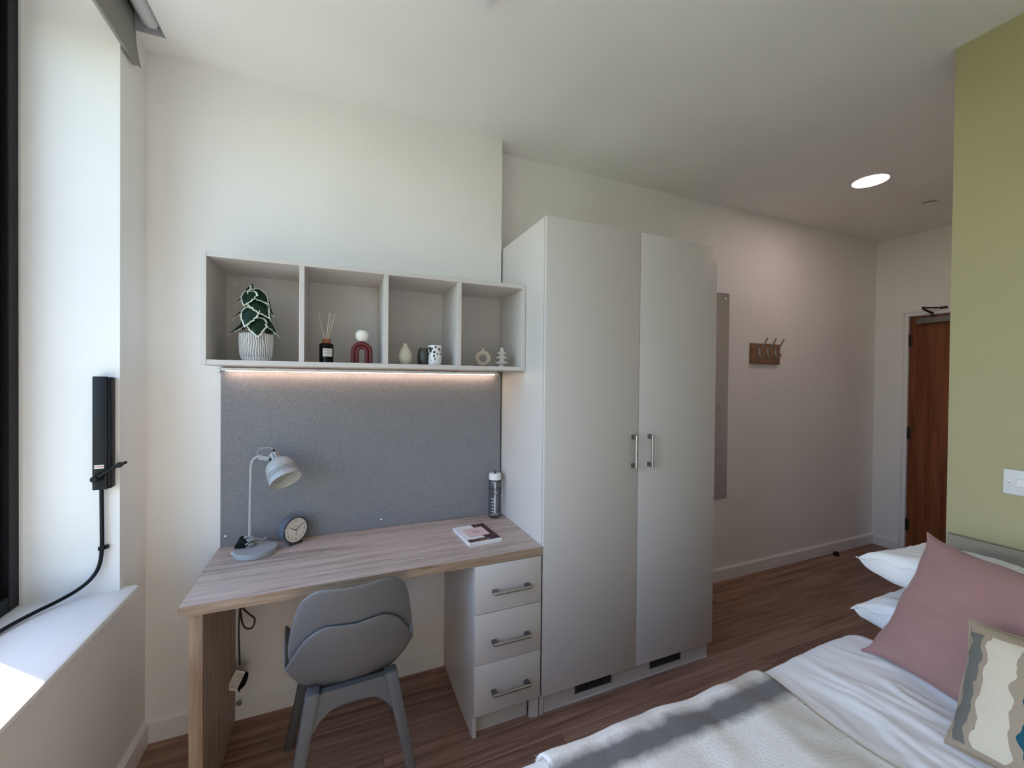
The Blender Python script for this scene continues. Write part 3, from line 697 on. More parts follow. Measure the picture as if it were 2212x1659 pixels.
for yy, wd, hh in ((0.0505, 0.026, 0.0021), (0.0465, 0.018, 0.0012), (0.0405, 0.022, 0.0014), (0.0370, 0.027, 0.0014), (0.0300, 0.012, 0.0011)):
    x = -wd / 2
    while x < wd / 2:
        l_ = rnd.uniform(0.0012, 0.0040); lines.append(flat(x, min(x + l_, wd / 2), yy - hh / 2, yy + hh / 2, 2, 0.0006)); x += l_ + 0.0008
pr_ = wrap(join(*lines), 0.0268, -PI / 2 + 0.22); o_ = obj('print', pr_, 'ink', bt, local=True)
for (a, b) in (((-0.006, 0.0, 0.094), (-0.032, 0.012, 0.207)), ((-0.001, -0.004, 0.094), (0.011, -0.010, 0.203)), ((0.003, 0.004, 0.094), (0.018, 0.020, 0.198)), ((0.005, -0.002, 0.094), (0.032, -0.012, 0.198))):
    obj('reed', rod(a, b, 0.0015, 8), 'reed', t, local=True)

# maroon arch ornament and white ball candle holder standing on it
AX, AY = 0.7765, -0.215
t = thing('arch_ornament', 'maroon double arch ornament on the box shelf', 'ornament', (AX, AY, BZ))
def arch(r, zc, th_):
    pts = [(-r, 0, 0)] + [(-r, 0, zc * 0.5)] + [(r * math.cos(a), 0, zc + r * math.sin(a)) for a in [PI - PI * k / 18 for k in range(19)]] + [(r, 0, zc * 0.5), (r, 0, 0)]
    bm = tube(pts, th_, 18, 1, smooth=False)
    for v in bm.verts: v.co.y *= 1.35
    return bm
obj('outer_arch', arch(0.0345, 0.0500, 0.0085), 'maroon', t, local=True)
obj('inner_arch', arch(0.0195, 0.0500, 0.0082), 'maroon', t, local=True)
bh = 0.026
single('ball_holder', place(lathe([(0.0105, 0.0002), (0.016, 0.002), (0.0215, 0.008), (0.0252, 0.017), (0.0262, 0.025), (0.0250, 0.033), (0.0210, 0.041), (0.0155, 0.0455), (0.0125, 0.0462), (0.0105, 0.0455), (0.0100, 0.034), (0, 0.033)], 40), AX + 0.0005, AY, BZ + 0.0932), 'ball_white', 'white ball candle holder on top of the maroon arch', 'candle holder', (AX + 0.0005, AY, BZ + 0.0932))

# speckled bud vase, dark ribbed bowl, spotted mug, ring vase, stacked disc vase
single('bud_vase', place(lathe([(0.013, 0), (0.018, 0.001), (0.0262, 0.012), (0.0298, 0.028), (0.0295, 0.040), (0.0250, 0.058), (0.0165, 0.072), (0.0105, 0.080), (0.0092, 0.086), (0.0095, 0.0905), (0.0085, 0.0915), (0.0070, 0.089), (0.0070, 0.075), (0, 0.073)], 40), 0.953, -0.225), 'speckle_cream', 'speckled cream bud vase left of the dark bowl on the shelf', 'vase', (0.953, -0.225, BZ))
bm = bmesh.new(); rings = []
prof = [(0.018, 0), (0.024, 0.002), (0.029, 0.014), (0.0305, 0.032), (0.0285, 0.055), (0.0245, 0.072), (0.0215, 0.0775), (0.0195, 0.0765), (0.020, 0.06)]
for r, z in prof:
    rings.append([bm.verts.new((r * (1 + 0.022 * abs(math.sin(6 * 2 * PI * i / 96))) * math.cos(2 * PI * i / 96), r * (1 + 0.022 * abs(math.sin(6 * 2 * PI * i / 96))) * math.sin(2 * PI * i / 96), z)) for i in range(96)])
for a, b in zip(rings, rings[1:]):
    for i in range(96): bm.faces.new((a[i], a[(i + 1) % 96], b[(i + 1) % 96], b[i]))
bm.faces.new(list(reversed(rings[0]))); bm.faces.new(rings[-1])
single('ribbed_pot', place(bm, 1.044, -0.180), 'bowl_dark', 'small dark green ribbed pot half behind the spotted mug', 'pot', (1.044, -0.180, BZ))
MX, MY = 1.081, -0.235
t = thing('mug', 'white mug with black ink spots on the box shelf', 'mug', (MX, MY, BZ))
obj('cup', lathe([(0.024, 0), (0.0285, 0.002), (0.0305, 0.010), (0.0300, 0.030), (0.0290, 0.055), (0.0295, 0.083), (0.0300, 0.0870), (0.0285, 0.0875), (0.0275, 0.084), (0.0270, 0.010), (0, 0.008)], 48), 'mug_white', t, local=True)
rnd = random.Random(21)
for k in range(34):
    a0 = rnd.uniform(-PI, 0.15) if k < 26 else rnd.uniform(0, 2 * PI); z0 = rnd.uniform(0.008, 0.078); r0 = rnd.choice((0.0014, 0.002, 0.0035, 0.0045, 0.0055)); el = rnd.uniform(1, 1.8) if rnd.random() < .4 else 1
    bm = bmesh.new(); vs = [bm.verts.new((r0 * math.cos(2 * PI * i / 12), z0 + r0 * el * math.sin(2 * PI * i / 12), 0.0006)) for i in range(12)]
    cvx = bm.verts.new((0, z0, 0.0007))
    for i in range(12): bm.faces.new((vs[i], vs[(i + 1) % 12], cvx))
    for v in bm.verts: v.co.z += (0.0305 - 0.0295) * max(0, 1 - v.co.y / 0.05)
    obj('ink_spot', wrap(bm, 0.0296, a0), 'mug_black', t, local=True)
obj('handle', tube([(0.0, 0.028, 0.068), (0.0, 0.046, 0.066), (0.0, 0.052, 0.046), (0.0, 0.045, 0.026), (0.0, 0.028, 0.022)], 0.0048, 10, 6), 'mug_white', t, local=True)
RX, RY = 1.312, -0.215
t = thing('ring_vase', 'sand coloured ring vase with a hole through it on the shelf', 'vase', (RX, RY, BZ), -0.24)
bm = bmesh.new(); rg = []
for i in range(48):
    a = 2 * PI * i / 48; ring = []
    for k in range(20):
        b = 2 * PI * k / 20; rad = 0.0275 + 0.0115 * math.cos(b)
        ring.append(bm.verts.new((rad * math.cos(a), 0.0125 * math.sin(b), 0.0375 + rad * math.sin(a))))
    rg.append(ring)
for i in range(48):
    for k in range(20): bm.faces.new((rg[i][k], rg[(i + 1) % 48][k], rg[(i + 1) % 48][(k + 1) % 20], rg[i][(k + 1) % 20]))
bmesh.ops.recalc_face_normals(bm, faces=bm.faces)
for v in bm.verts: v.co.z = max(v.co.z, 0.0)
obj('body', bm, 'vase_sand', t, local=True)
obj('neck', lathe([(0.013, 0.066), (0.0095, 0.072), (0.0072, 0.078), (0.0070, 0.084), (0.0078, 0.086), (0.0060, 0.0865), (0.0050, 0.080), (0, 0.079)], 24), 'vase_sand', t, local=True)
single('disc_vase', place(lathe([(0.012, 0), (0.0150, 0.001), (0.0140, 0.010), (0.0180, 0.0125), (0.0275, 0.0145), (0.0300, 0.0185), (0.0275, 0.0225), (0.0180, 0.0245), (0.0130, 0.0290), (0.0135, 0.0350), (0.0180, 0.0370), (0.0250, 0.0385), (0.0275, 0.0420), (0.0250, 0.0455), (0.0175, 0.0475), (0.0120, 0.0525), (0.0122, 0.0570), (0.0165, 0.0590), (0.0205, 0.0605), (0.0222, 0.0638), (0.0200, 0.0670), (0.0140, 0.0690), (0.0098, 0.0750), (0.0090, 0.0860), (0.0094, 0.0895), (0.0070, 0.0900), (0.0065, 0.080), (0, 0.079)], 36), 1.400, -0.235), 'vase_pale', 'pale vase of stacked discs at the right end of the shelf', 'vase', (1.400, -0.235, BZ))

# ------------------------------------------------------------------ things on the desk
LX, LY = 0.382, -0.122
t = thing('desk_lamp', 'grey metal desk lamp with bell shade on the left of the desk', 'lamp', (LX, LY, DH))
obj('base', cyl(0.077, 0.0005, 0.0215, 56, 0.0015), 'lamp_grey', t, local=True)
px, py = -0.024, 0.022
obj('pole', tube([(px, py, 0.02), (px + 0.001, py, 0.15), (px + 0.003, py, 0.30), (px + 0.004, py, 0.345), (px + 0.010, py - 0.002, 0.372), (px + 0.028, py - 0.004, 0.386), (px + 0.045, py - 0.006, 0.386)], 0.0062, 16, 8), 'lamp_grey', t, local=True)
obj('bracket', join(xf(box(-0.004, 0.052, -0.0015, 0.0015, -0.009, 0.009, 0.0008, 1), Matrix.Translation((px + 0.036, py - 0.014, 0.384)) @ Matrix.Rotation(0.22, 4, 'Y'))), 'lamp_grey', t, local=True)
kn = Vector((px + 0.078, py - 0.018, 0.374))
obj('hinge_knob', join(along(kn, kn + Vector((0.1, -1, 0.05)), cyl(0.0095, 0, 0.008, 20, 0.001)), along(kn + Vector((0.0007, -0.0078, 0)), kn + Vector((0.1, -1, 0.05)), cyl(0.004, 0, 0.003, 12))), 'black_plastic', t, local=True)
axd = Vector((0.40, -0.545, -0.74)).normalized()
neck = Vector((px + 0.085, py - 0.004, 0.392))
shm = Matrix.Translation(neck) @ axd.to_track_quat('Z', 'Y').to_matrix().to_4x4()
nk = obj('neck', xf(lathe([(0.015, -0.004), (0.0185, -0.002), (0.0190, 0.020), (0.0190, 0.034)], 28), shm), 'lamp_grey', t, local=True)
for a in range(8):
    an = 2 * PI * a / 8
    obj('slot', xf(xf(box(0.0186, 0.0196, -0.0012, 0.0012, 0.004, 0.024), Matrix.Rotation(an, 4, 'Z')), shm), 'ink', nk, local=True)
so = [(0.0188, 0.028), (0.030, 0.032), (0.043, 0.042), (0.0510, 0.056), (0.0545, 0.072), (0.0555, 0.082)]
for k in range(3): so += [(0.0548 + k * 0.0008, 0.0835 + k * 0.007), (0.0580 + k * 0.0008, 0.0850 + k * 0.007), (0.0580 + k * 0.0008, 0.0880 + k * 0.007), (0.0548 + k * 0.0008, 0.0895 + k * 0.007)]
so += [(0.0580, 0.108), (0.0590, 0.114), (0.0600, 0.128), (0.0605, 0.130)]
si = [(r - 0.0014, z) for r, z in reversed(so)]
bm = lathe(so + si, 56, cap=False)
for f_ in bm.faces:
    c_ = f_.calc_center_median(); n_ = f_.normal
    f_.material_index = 1 if n_.x * c_.x + n_.y * c_.y < -1e-6 else 0
obj('shade', xf(bm, shm), ['lamp_grey', 'lamp_inner'], t, local=True)
def striped(name):
    m = mat(name, (0.3, 0.3, 0.32), 0.8); mp_ = coords(m); wv = N(m, 'ShaderNodeTexWave'); wv.inputs['Scale'].default_value = 130; wv.inputs['Distortion'].default_value = 3
    L(m, mp_.outputs[0], wv.inputs['Vector']); rp_ = ramp(m, [(0.4, (0.05, 0.05, 0.06)), (0.6, (0.62, 0.63, 0.66))]); L(m, wv.outputs[0], rp_.inputs[0]); L(m, rp_.outputs[0], B(m).inputs['Base Color'])
striped('cord_stripe')
obj('loop_cord', tube([neck + Vector((0.004, 0.010, 0.016)), neck + Vector((-0.018, 0.014, 0.026)), neck + Vector((-0.052, 0.012, 0.024)), neck + Vector((-0.060, 0.008, 0.006)), neck + Vector((-0.044, 0.006, -0.010)), neck + Vector((-0.02, 0.008, -0.012))], 0.0026, 8, 8), 'cord_stripe', t, local=True)
obj('cord_grip', rod(neck + Vector((0.008, 0.002, 0.004)), neck + Vector((-0.004, 0.010, 0.020)), 0.005, 12, 0.0038), 'black_plastic', t, local=True)
cp_ = []
for k in range(60):
    a = k * 0.62; rad = 0.014 + 0.007 * math.sin(k * 1.7); cp_.append((px + rad * math.cos(a), py + rad * math.sin(a), 0.026 + 0.0006 * k + 0.006 * math.sin(k * 0.9)))
cp_ += [(px + 0.040, py + 0.012, 0.040), (px + 0.058, py + 0.014, 0.046)]
obj('wound_cord', tube(cp_, 0.0030, 8, 3), 'cord_stripe', t, local=True)
pgm = Matrix.Translation((px - 0.030, py + 0.006, 0.030)) @ Matrix.Rotation(0.5, 4, 'Y') @ Matrix.Rotation(0.3, 4, 'X')
pg = obj('plug', xf(box(-0.020, 0.018, -0.018, 0.018, -0.018, 0.030, 0.008, 3), pgm), 'black_plastic', t, local=True)
obj('plug_sleeve', xf(cyl(0.018, 0.0005, 0.006, 24, 0.001), Matrix.Translation((px - 0.046, py + 0.0, 0.0))), 'label_cream', t, local=True)

# alarm clock
CXc, CYc, CR = 0.520, -0.080, 0.0535
cn = Vector((0.60, -0.79, 0.10)).normalized()
cmx = basis((CXc, CYc, DH + 0.062), Vector((0, 0, 1)).cross(cn), (0, 0, 1))
t = thing('alarm_clock', 'round navy alarm clock with pale dial on the desk', 'clock', (CXc, CYc, DH))
obj('case', xf(lathe([(CR - 0.012, -0.048), (CR - 0.003, -0.045), (CR, -0.038), (CR + 0.0005, 0.006)], 56), cmx), 'clock_blue', t)
obj('rim', xf(lathe([(CR + 0.0008, 0.004), (CR + 0.0012, 0.010), (CR - 0.0010, 0.0115), (CR - 0.0024, 0.010), (CR - 0.0026, 0.0065), (CR - 0.0030, 0.004)], 56, cap=False), cmx), 'clock_rim', t)
dl = obj('dial', xf(lathe([(CR - 0.0026, 0.0062), (CR - 0.008, 0.0068), (0, 0.0068)], 56, cap=False), cmx), 'clock_face', t)
for h_ in range(1, 13):
    a = PI / 2 - h_ * PI / 6; R_ = CR * 0.72
    obj('numeral', xf(xf(text_bm(str(h_), 0.0135), Matrix.Translation((R_ * math.cos(a), R_ * math.sin(a), 0.0074))), cmx), 'ink_soft', dl)
dsh = []
rnd = random.Random(5); x = -0.011
while x < 0.012: l_ = rnd.uniform(0.001, 0.003); dsh.append(flat(x, x + l_, 0.0145, 0.0163, 1, 0.0074)); x += l_ + 0.0006
obj('dial_print', xf(join(*dsh), cmx), 'ink', dl)
for an, l_, w_, zz in ((PI / 2 - 9.98 * PI / 6, 0.026, 0.0013, 0.0080), (PI / 2 - 1.75 * PI / 6, 0.037, 0.0010, 0.0084), (-PI / 2, 0.022, 0.0006, 0.0078)):
    obj('hand', xf(xf(box(-0.004, l_, -w_, w_, -0.0002, 0.0002), Matrix.Translation((0, 0, zz)) @ Matrix.Rotation(an, 4, 'Z')), cmx), 'ink', dl)
obj('hub', xf(cyl(0.0024, 0.007, 0.009, 16), cmx), 'ink', dl)
for sx_ in (-0.024, 0.024):
    pf = cmx @ Vector((sx_, -0.047, -0.002)); obj('foot', rod(pf, (pf.x + cn.x * 0.004, pf.y + cn.y * 0.004, DH + 0.0065), 0.006, 14), 'clock_rim', t)
    obj('foot_ball', xf(lathe([(0, -0.0062), (0.0045, -0.0048), (0.0064, 0), (0.0045, 0.0048), (0, 0.0062)], 16), Matrix.Translation((pf.x + cn.x * 0.004, pf.y + cn.y * 0.004, DH + 0.0066))), 'clock_rim', t)
pb2 = cmx @ Vector((0, -0.046, -0.040)); obj('foot', rod(pb2, (pb2.x, pb2.y, DH + 0.0005), 0.005, 12), 'clock_rim', t)

# water bottle
BXc, BYc = 1.4375, -0.060
t = thing('water_bottle', 'clear water bottle with white lid in the desk corner by the wardrobe', 'bottle', (BXc, BYc, DH))
pf_ = [(0.0, 0.0006), (0.028, 0.0006), (0.0325, 0.004)]
z = 0.012
for k in range(6):
    pf_ += [(0.0335, z), (0.0335, z + 0.010), (0.0318, z + 0.0125), (0.0335, z + 0.015)]; z += 0.0165
pf_ += [(0.0338, 0.120), (0.0338, 0.182), (0.0325, 0.190), (0.0300, 0.194)]
body = obj('body', lathe(pf_ + [(r - 0.0014 if r > 0.003 else r, max(z, 0.004)) for r, z in reversed(pf_)], 44, cap=False), 'clear_plastic', t, local=True)
obj('seal', cyl(0.0318, 0.189, 0.196, 40, 0.0015), 'ink', t, local=True)
lid = obj('lid', lathe([(0.0310, 0.196), (0.0316, 0.199), (0.0312, 0.222), (0.0300, 0.2265), (0.0270, 0.2275), (0, 0.2275)], 44), 'white_plastic', t, local=True)
obj('spout', cyl(0.0062, 0.227, 0.2365, 18, 0.0015), 'ink', lid, local=True)
obj('straw', rod((0.001, 0.0, 0.016), (0.001, 0, 0.190), 0.0040, 14), 'white_plastic', t, local=True)
camang = math.atan2(-2.058 - BYc, 0.6803 - BXc)
tb = text_bm('PRESTIGE', 0.0235, 0, 0.0004)
for v in tb.verts: v.co.x *= 0.90; v.co.y += 0.150; v.co.z = 0.0006
obj('lettering', wrap(tb, 0.0338, camang + 0.03), 'ink', body, local=True)
tb = text_bm('student living', 0.0175, 0.35, 0.0001)
for v in tb.verts: v.co.x *= 0.86; v.co.y += 0.128; v.co.z = 0.0006
obj('lettering', wrap(tb, 0.0338, camang + 0.03), 'ink', body, local=True)

# book
bw, bl_, bt_ = 0.152, 0.215, 0.013
bmx = basis((1.2705, -0.275, DH), (0.160, 0.012, 0), (0, 1, 0))
t = thing('book', 'white and pink covered paperback lying on the desk', 'book', (1.2705, -0.275, DH))
bk = obj('pages', xf(box(-bw / 2 + 0.001, bw / 2 - 0.001, -bl_ / 2 + 0.001, bl_ / 2 - 0.001, 0.0012, bt_ - 0.0008), bmx), 'paper', t)
cv_ = obj('cover', xf(join(box(-bw / 2, bw / 2, -bl_ / 2, bl_ / 2, 0.0003, 0.0012), box(-bw / 2, bw / 2, -bl_ / 2, bl_ / 2, bt_ - 0.0008, bt_), box(-bw / 2 - 0.0008, -bw / 2 + 0.0002, -bl_ / 2, bl_ / 2, 0.0003, bt_)), bmx), 'book_white', t)
pz = bt_ + 0.0003
obj('cover_photo', xf(join(flat(0.012, bw / 2 - 0.0005, -0.052, bl_ / 2 - 0.0005, 1, pz), flat(-0.070, bw / 2 - 0.0005, -bl_ / 2 + 0.014, -0.062, 1, pz), flat(0.014, bw / 2 - 0.0005, -0.062, -0.052, 1, pz)), bmx), 'book_dark', cv_)
obj('cover_detail', xf(join(flat(-0.02, 0.03, -bl_ / 2 + 0.018, -0.072, 1, pz + 0.0002), flat(-0.055, -0.030, -bl_ / 2 + 0.022, -0.080, 1, pz + 0.0002), flat(0.025, 0.036, 0.083, 0.096, 1, pz + 0.0002), flat(0.056, 0.064, 0.04, 0.050, 1, pz + 0.0002)), bmx), 'book_brown', cv_)
obj('cover_panel', xf(flat(-0.048, 0.050, -0.036, 0.066, 1, pz + 0.0005), bmx), 'book_pink', cv_)
dsh = []; rnd = random.Random(9)
for yy, wd in ((0.026, 0.020), (0.015, 0.032), (0.004, 0.034)):
    x = -wd / 2
    while x < wd / 2: l_ = rnd.uniform(0.0016, 0.0034); dsh.append(flat(x, x + l_, yy - 0.0026, yy + 0.0026, 1, pz + 0.0008)); x += l_ + 0.0014
obj('cover_print', xf(join(*dsh), bmx), 'ink_soft', cv_)

# cable with plug and tag hanging under the desk
t = thing('hanging_cable', 'looped dark cable with plug and tag hanging under the desk', 'cable', (0.33, -0.10, DH - DT))
cx0, cy0 = 0.325, -0.100
obj('cord', join(tube([(cx0 - 0.006, cy0, DH - DT - 0.0005), (cx0 - 0.006, cy0, 0.60), (cx0 + 0.002, cy0, 0.53), (cx0 + 0.03, cy0 - 0.004, 0.490), (cx0 + 0.052, cy0 - 0.004, 0.462), (cx0 + 0.042, cy0 - 0.004, 0.428), (cx0 + 0.016, cy0 - 0.002, 0.436), (cx0 + 0.004, cy0, 0.480), (cx0, cy0, 0.54), (cx0 + 0.004, cy0, 0.62)], 0.0034, 8, 6),
                 tube([(cx0 + 0.002, cy0 + 0.004, 0.55), (cx0 - 0.004, cy0, 0.44), (cx0 - 0.002, cy0, 0.34), (cx0, cy0, 0.285)], 0.0034, 8, 6)), 'dark_metal', t)
obj('cable_tie', join(*[along((cx0, cy0, 0.520 + k * 0.008), (cx0, cy0, 1), lathe([(0.011, 0), (0.0125, 0.002), (0.011, 0.004)], 16)) for k in range(3)], tube([(cx0 - 0.018, cy0 - 0.004, 0.55), (cx0 - 0.012, cy0 - 0.012, 0.525), (cx0 + 0.012, cy0 - 0.012, 0.53), (cx0 + 0.014, cy0 - 0.004, 0.56)], 0.0020, 6, 5)), 'black_plastic', t)
pm = Matrix.Translation((cx0 + 0.004, cy0 - 0.004, 0.225)) @ Matrix.Rotation(0.35, 4, 'Y')
obj('plug', join(xf(lathe([(0.012, 0.03), (0.020, 0.024), (0.024, 0.008), (0.024, -0.012), (0.019, -0.026), (0.010, -0.030)], 24), pm), xf(box(-0.003, 0.003, -0.002, 0.002, -0.046, -0.028), pm @ Matrix.Translation((0.010, 0, 0)))), 'black_plastic', t)
tgm = Matrix.Translation((cx0 - 0.006, cy0 - 0.030, 0.245)) @ Matrix.Rotation(0.42, 4, 'Y')
tg = obj('tag', xf(box(-0.018, 0.018, -0.0004, 0.0004, -0.042, 0.036), tgm), 'label_cream', t)
dsh = []
for k in range(9):
    x = -0.014; zz = 0.024 - k * 0.0068
    while x < 0.013: l_ = rnd.uniform(0.002, 0.006); dsh.append(xf(box(x, min(x + l_, 0.014), -0.0008, -0.0005, zz, zz + 0.0022), tgm)); x += l_ + 0.0014
obj('tag_print', join(*dsh), 'ink_soft', tg)

# sockets on the wall under the desk
for k, (a, b) in enumerate(((0.925, 1.071), (1.100, 1.172))):
    t = thing('wall_socket', ('double' if k == 0 else 'single') + ' white wall socket under the desk ' + ('behind the chair back' if k == 0 else 'beside the drawer unit'), 'socket', ((a + b) / 2, 0, 0.51))
    pt = obj('plate', box(a, b, -0.009, -0.0002, 0.455, 0.541, 0.003, 2), 'white_plastic', t)
    for q in range(2 - k):
        xc = a + 0.037 + q * 0.072
        obj('rocker', box(xc - 0.006, xc + 0.006, -0.012, -0.0088, 0.514, 0.532, 0.001, 1), 'rocker_white', t)
        obj('pin_holes', join(box(xc - 0.002, xc + 0.002, -0.0094, -0.0086, 0.497, 0.506), box(xc - 0.014, xc - 0.008, -0.0094, -0.0086, 0.478, 0.482), box(xc + 0.008, xc + 0.014, -0.0094, -0.0086, 0.478, 0.482)), 'ink', t)

# ------------------------------------------------------------------ chair
t = thing('shell_chair', 'grey plastic shell chair tucked under the desk', 'chair', (0.729, -0.458, 0), math.radians(3.0))
RIM = [(0, -0.205, 0.672), (0.05, -0.204, 0.677), (0.095, -0.196, 0.676), (0.145, -0.174, 0.638), (0.180, -0.146, 0.578), (0.203, -0.112, 0.528), (0.207, -0.086, 0.556), (0.207, -0.050, 0.604), (0.205, 0.000, 0.604), (0.200, 0.070, 0.560), (0.200, 0.130, 0.515), (0.184, 0.185, 0.466), (0.140, 0.218, 0.440), (0.07, 0.228, 0.432), (0, 0.230, 0.430)]
half = smooth_path(RIM, 5)
rim = [Vector(p) for p in half] + [Vector((-p.x, p.y, p.z)) for p in reversed(half[1:-1])]
bm = bmesh.new(); NT = 14; zc = 0.396; rings = []
for k in range(1, NT + 1):
    s = k / NT; ring = []
    for p in rim:
        q = s ** 0.74; hgt = max(0, p.z - zc)
        g = s ** 2.0
        dip = -0.024 * (1 - s ** 2)
        ring.append(bm.verts.new((p.x * q, p.y * q + 0.0, zc + (p.z - zc) * g + dip)))
    rings.append(ring)
cvx = bm.verts.new((0, 0, zc - 0.024)); n_ = len(rim)
for i in range(n_): bm.faces.new((rings[0][i], rings[0][(i + 1) % n_], cvx))
for a, b in zip(rings, rings[1:]):
    for i in range(n_): bm.faces.new((a[i], b[i], b[(i + 1) % n_], a[(i + 1) % n_]))
bmesh.ops.recalc_face_normals(bm, faces=bm.faces)
seat = obj('seat', bm, 'chair_grey', t, local=True, ang=70)
md = seat.modifiers.new('thick', 'SOLIDIFY'); md.thickness = 0.007; md.offset = 0
sb_ = seat.modifiers.new('sub', 'SUBSURF'); sb_.levels = 1; sb_.render_levels = 1
def backfn(u, v):
    sx_ = 2 * u - 1; z = 0.470 + (0.820 - 0.470) * v
    wv = 0.158 + 0.036 * math.sin(min(1, v / 0.45) * PI / 2)                   # half width
    if v > 0.45:
        q = (v - 0.45) / 0.55; wv = 0.194 - 0.020 * q * q
    x = wv * sx_
    # rounded top corners
    rad = 0.52
    cut = max(0.0, abs(sx_) - (1 - rad)) / rad
    z = 0.470 + (0.340 - 0.112 * (1 - math.sqrt(max(0, 1 - cut * cut)))) * v - 0.008 * (1 - sx_ * sx_) * v ** 4
    y = -0.126 - 0.108 * ((z - 0.47) / 0.35) ** 0.9 + 0.046 * sx_ * sx_
    return Vector((x, y, z))
bk = obj('backrest', grid(26, 18, backfn), 'chair_grey', t, local=True, ang=80)
md = bk.modifiers.new('thick', 'SOLIDIFY'); md.thickness = 0.008; md.offset = 0
bv = bk.modifiers.new('sub', 'SUBSURF'); bv.levels = 1; bv.render_levels = 1
def quadleg(a, b, w0, d0, w1, d1):
    a = Vector(a); b = Vector(b); bm = bmesh.new(); rg = []
    for p, w_, d_ in ((a, w0, d0), ((a + b) / 2, (w0 + w1) / 2, (d0 + d1) / 2), (b, w1, d1)):
        rg.append([bm.verts.new(p + Vector((sx_ * w_ / 2, sy_ * d_ / 2, 0))) for sx_, sy_ in ((-1, -1), (1, -1), (1, 1), (-1, 1))])
    for p, q in zip(rg, rg[1:]):
        for i in range(4): bm.faces.new((p[i], p[(i + 1) % 4], q[(i + 1) % 4], q[i]))
    bm.faces.new(rg[0]); bm.faces.new(rg[-1]); bmesh.ops.recalc_face_normals(bm, faces=bm.faces)
    bmesh.ops.bevel(bm, geom=bm.edges[:], offset=0.0045, segments=2, profile=0.5, affect='EDGES')
    return bm
for sy_ in (-1, 1):
    ytop, yfoot = sy_ * 0.146, sy_ * 0.222
    for sx_ in (-1, 1):
        obj('leg', quadleg((sx_ * 0.121, sy_ * 0.136, 0.446), (sx_ * 0.204, yfoot, 0.0005), 0.041, 0.044, 0.027, 0.030), 'chair_leg_grey', t, local=True)
    # arch between the two legs
    poly = [(-0.124, 0.438), (0.124, 0.438), (0.150, 0.300)]
    n_a = 20
    for k in range(n_a + 1):
        f_ = k / n_a; x_ = 0.140 - 0.280 * f_; zz = 0.300 + 0.092 * (1 - abs(2 * f_ - 1) ** 3.2); poly.append((x_, zz))
    poly.append((-0.150, 0.300))
    bm = bmesh.new(); v0 = []; v1 = []
    def yy_(z): return sy_ * 0.134 + (yfoot - sy_ * 0.134) * (0.462 - z) / 0.462
    for x_, zz in poly:
        v0.append(bm.verts.new((x_, yy_(zz) - 0.013, zz))); v1.append(bm.verts.new((x_, yy_(zz) + 0.013, zz)))
    bm.faces.new(v0); bm.faces.new(list(reversed(v1)))
    for i in range(len(poly)): bm.faces.new((v0[i], v1[i], v1[(i + 1) % len(poly)], v0[(i + 1) % len(poly)]))
    bmesh.ops.recalc_face_normals(bm, faces=bm.faces)
    obj('leg_arch', bm, 'chair_leg_grey', t, local=True)
obj('seat_frame', join(box(-0.12, 0.12, -0.120, 0.120, 0.352, 0.370, 0.006, 2)), 'chair_leg_grey', t, local=True)

# ------------------------------------------------------------------ bed and bedding
BX0, BX1, BY0, BY1 = 0.935, 2.805, -2.44, -1.225
t = thing('bed', 'bed with wood effect headboard against the green wall', 'bed', ((BX0 + BX1) / 2, (BY0 + BY1) / 2, 0))
obj('headboard', box(2.805, 2.8305, YF + 0.02, -1.268, 0.10, 0.888, 0.002, 2), 'headboard_oak', t)
obj('base', box(BX0 + 0.01, BX1 - 0.003, BY0 + 0.01, BY1 - 0.02, 0.06, 0.28, 0.004, 2), 'headboard_oak', t)
for x in (BX0 + 0.06, BX1 - 0.08):
    for y in (BY0 + 0.06, BY1 - 0.08): obj('leg', box(x - 0.025, x + 0.025, y - 0.025, y + 0.025, 0.0005, 0.06), 'dark_metal', t)
obj('mattress', box(BX0, BX1 - 0.003, BY0, BY1 - 0.005, 0.28, 0.505, 0.04, 4), 'sheet_cotton', t)

EDGE, ZT = -1.188, 0.560
def bed_top(x, y):                                   # height of the duvet's top: soft swells plus creases that run across the bed
    p = Vector((x * 1.0, y * 1.0, 0))
    h = 0.010 * fbm(Vector((x * 3.1, y * 3.1, 1.7)), 2)
    k = 1.0 / (1 + math.exp(-(x - 1.80) * 16)) * (1.0 / (1 + math.exp((x - 2.52) * 30)))
    q = x + 0.25 * (y + 1.2) * (x - 2.0) + 0.035 * fbm(Vector((x * 4, y * 5, 9)), 2)
    rdg = 1 - abs(noise.noise(Vector((q * 12, y * 2.6, 3.3)))) * 3.0
    rdg2 = 1 - abs(noise.noise(Vector((q * 22 + 7 + y * 3, y * 5 + x, 8.3)))) * 3.0
    am = 0.5 + 0.5 * noise.noise(Vector((x * 5.0, y * 3.5, 6.1)))
    ed = 0.25 + 0.75 / (1 + math.exp((y + 1.31) * 40))
    h += k * ed * (0.013 * am * max(0, rdg) ** 2 + 0.008 * (1 - 0.6 * am) * max(0, rdg2) ** 2 + 0.012 * fbm(Vector((q * 6, y * 3, 2)), 3))
    h += 0.022 * math.exp(-((x - 2.20) / 0.22) ** 2) * math.exp(-((y + 1.32) / 0.22) ** 2)
    return h
def drape(x, s, off=0.0, rc=0.062, top=None):        # s = distance across the bed from the top of the near edge: negative hangs down
    top = bed_top if top is None else top
    arc = rc * PI / 2
    if s > arc:                                       # on top
        y = EDGE - rc - (s - arc); return Vector((x, y, ZT + off + top(x, y)))
    hh = top(x, EDGE - rc)
    if s > 0:
        a = s / rc; return Vector((x, EDGE - rc + (rc + off) * math.cos(a), ZT + hh - rc + (rc + off) * math.sin(a)))
    return Vector((x, EDGE + off + 0.006 * math.sin(x * 23) * min(1, -s * 6), ZT + hh - rc + s))
SMAX = EDGE + 2.46
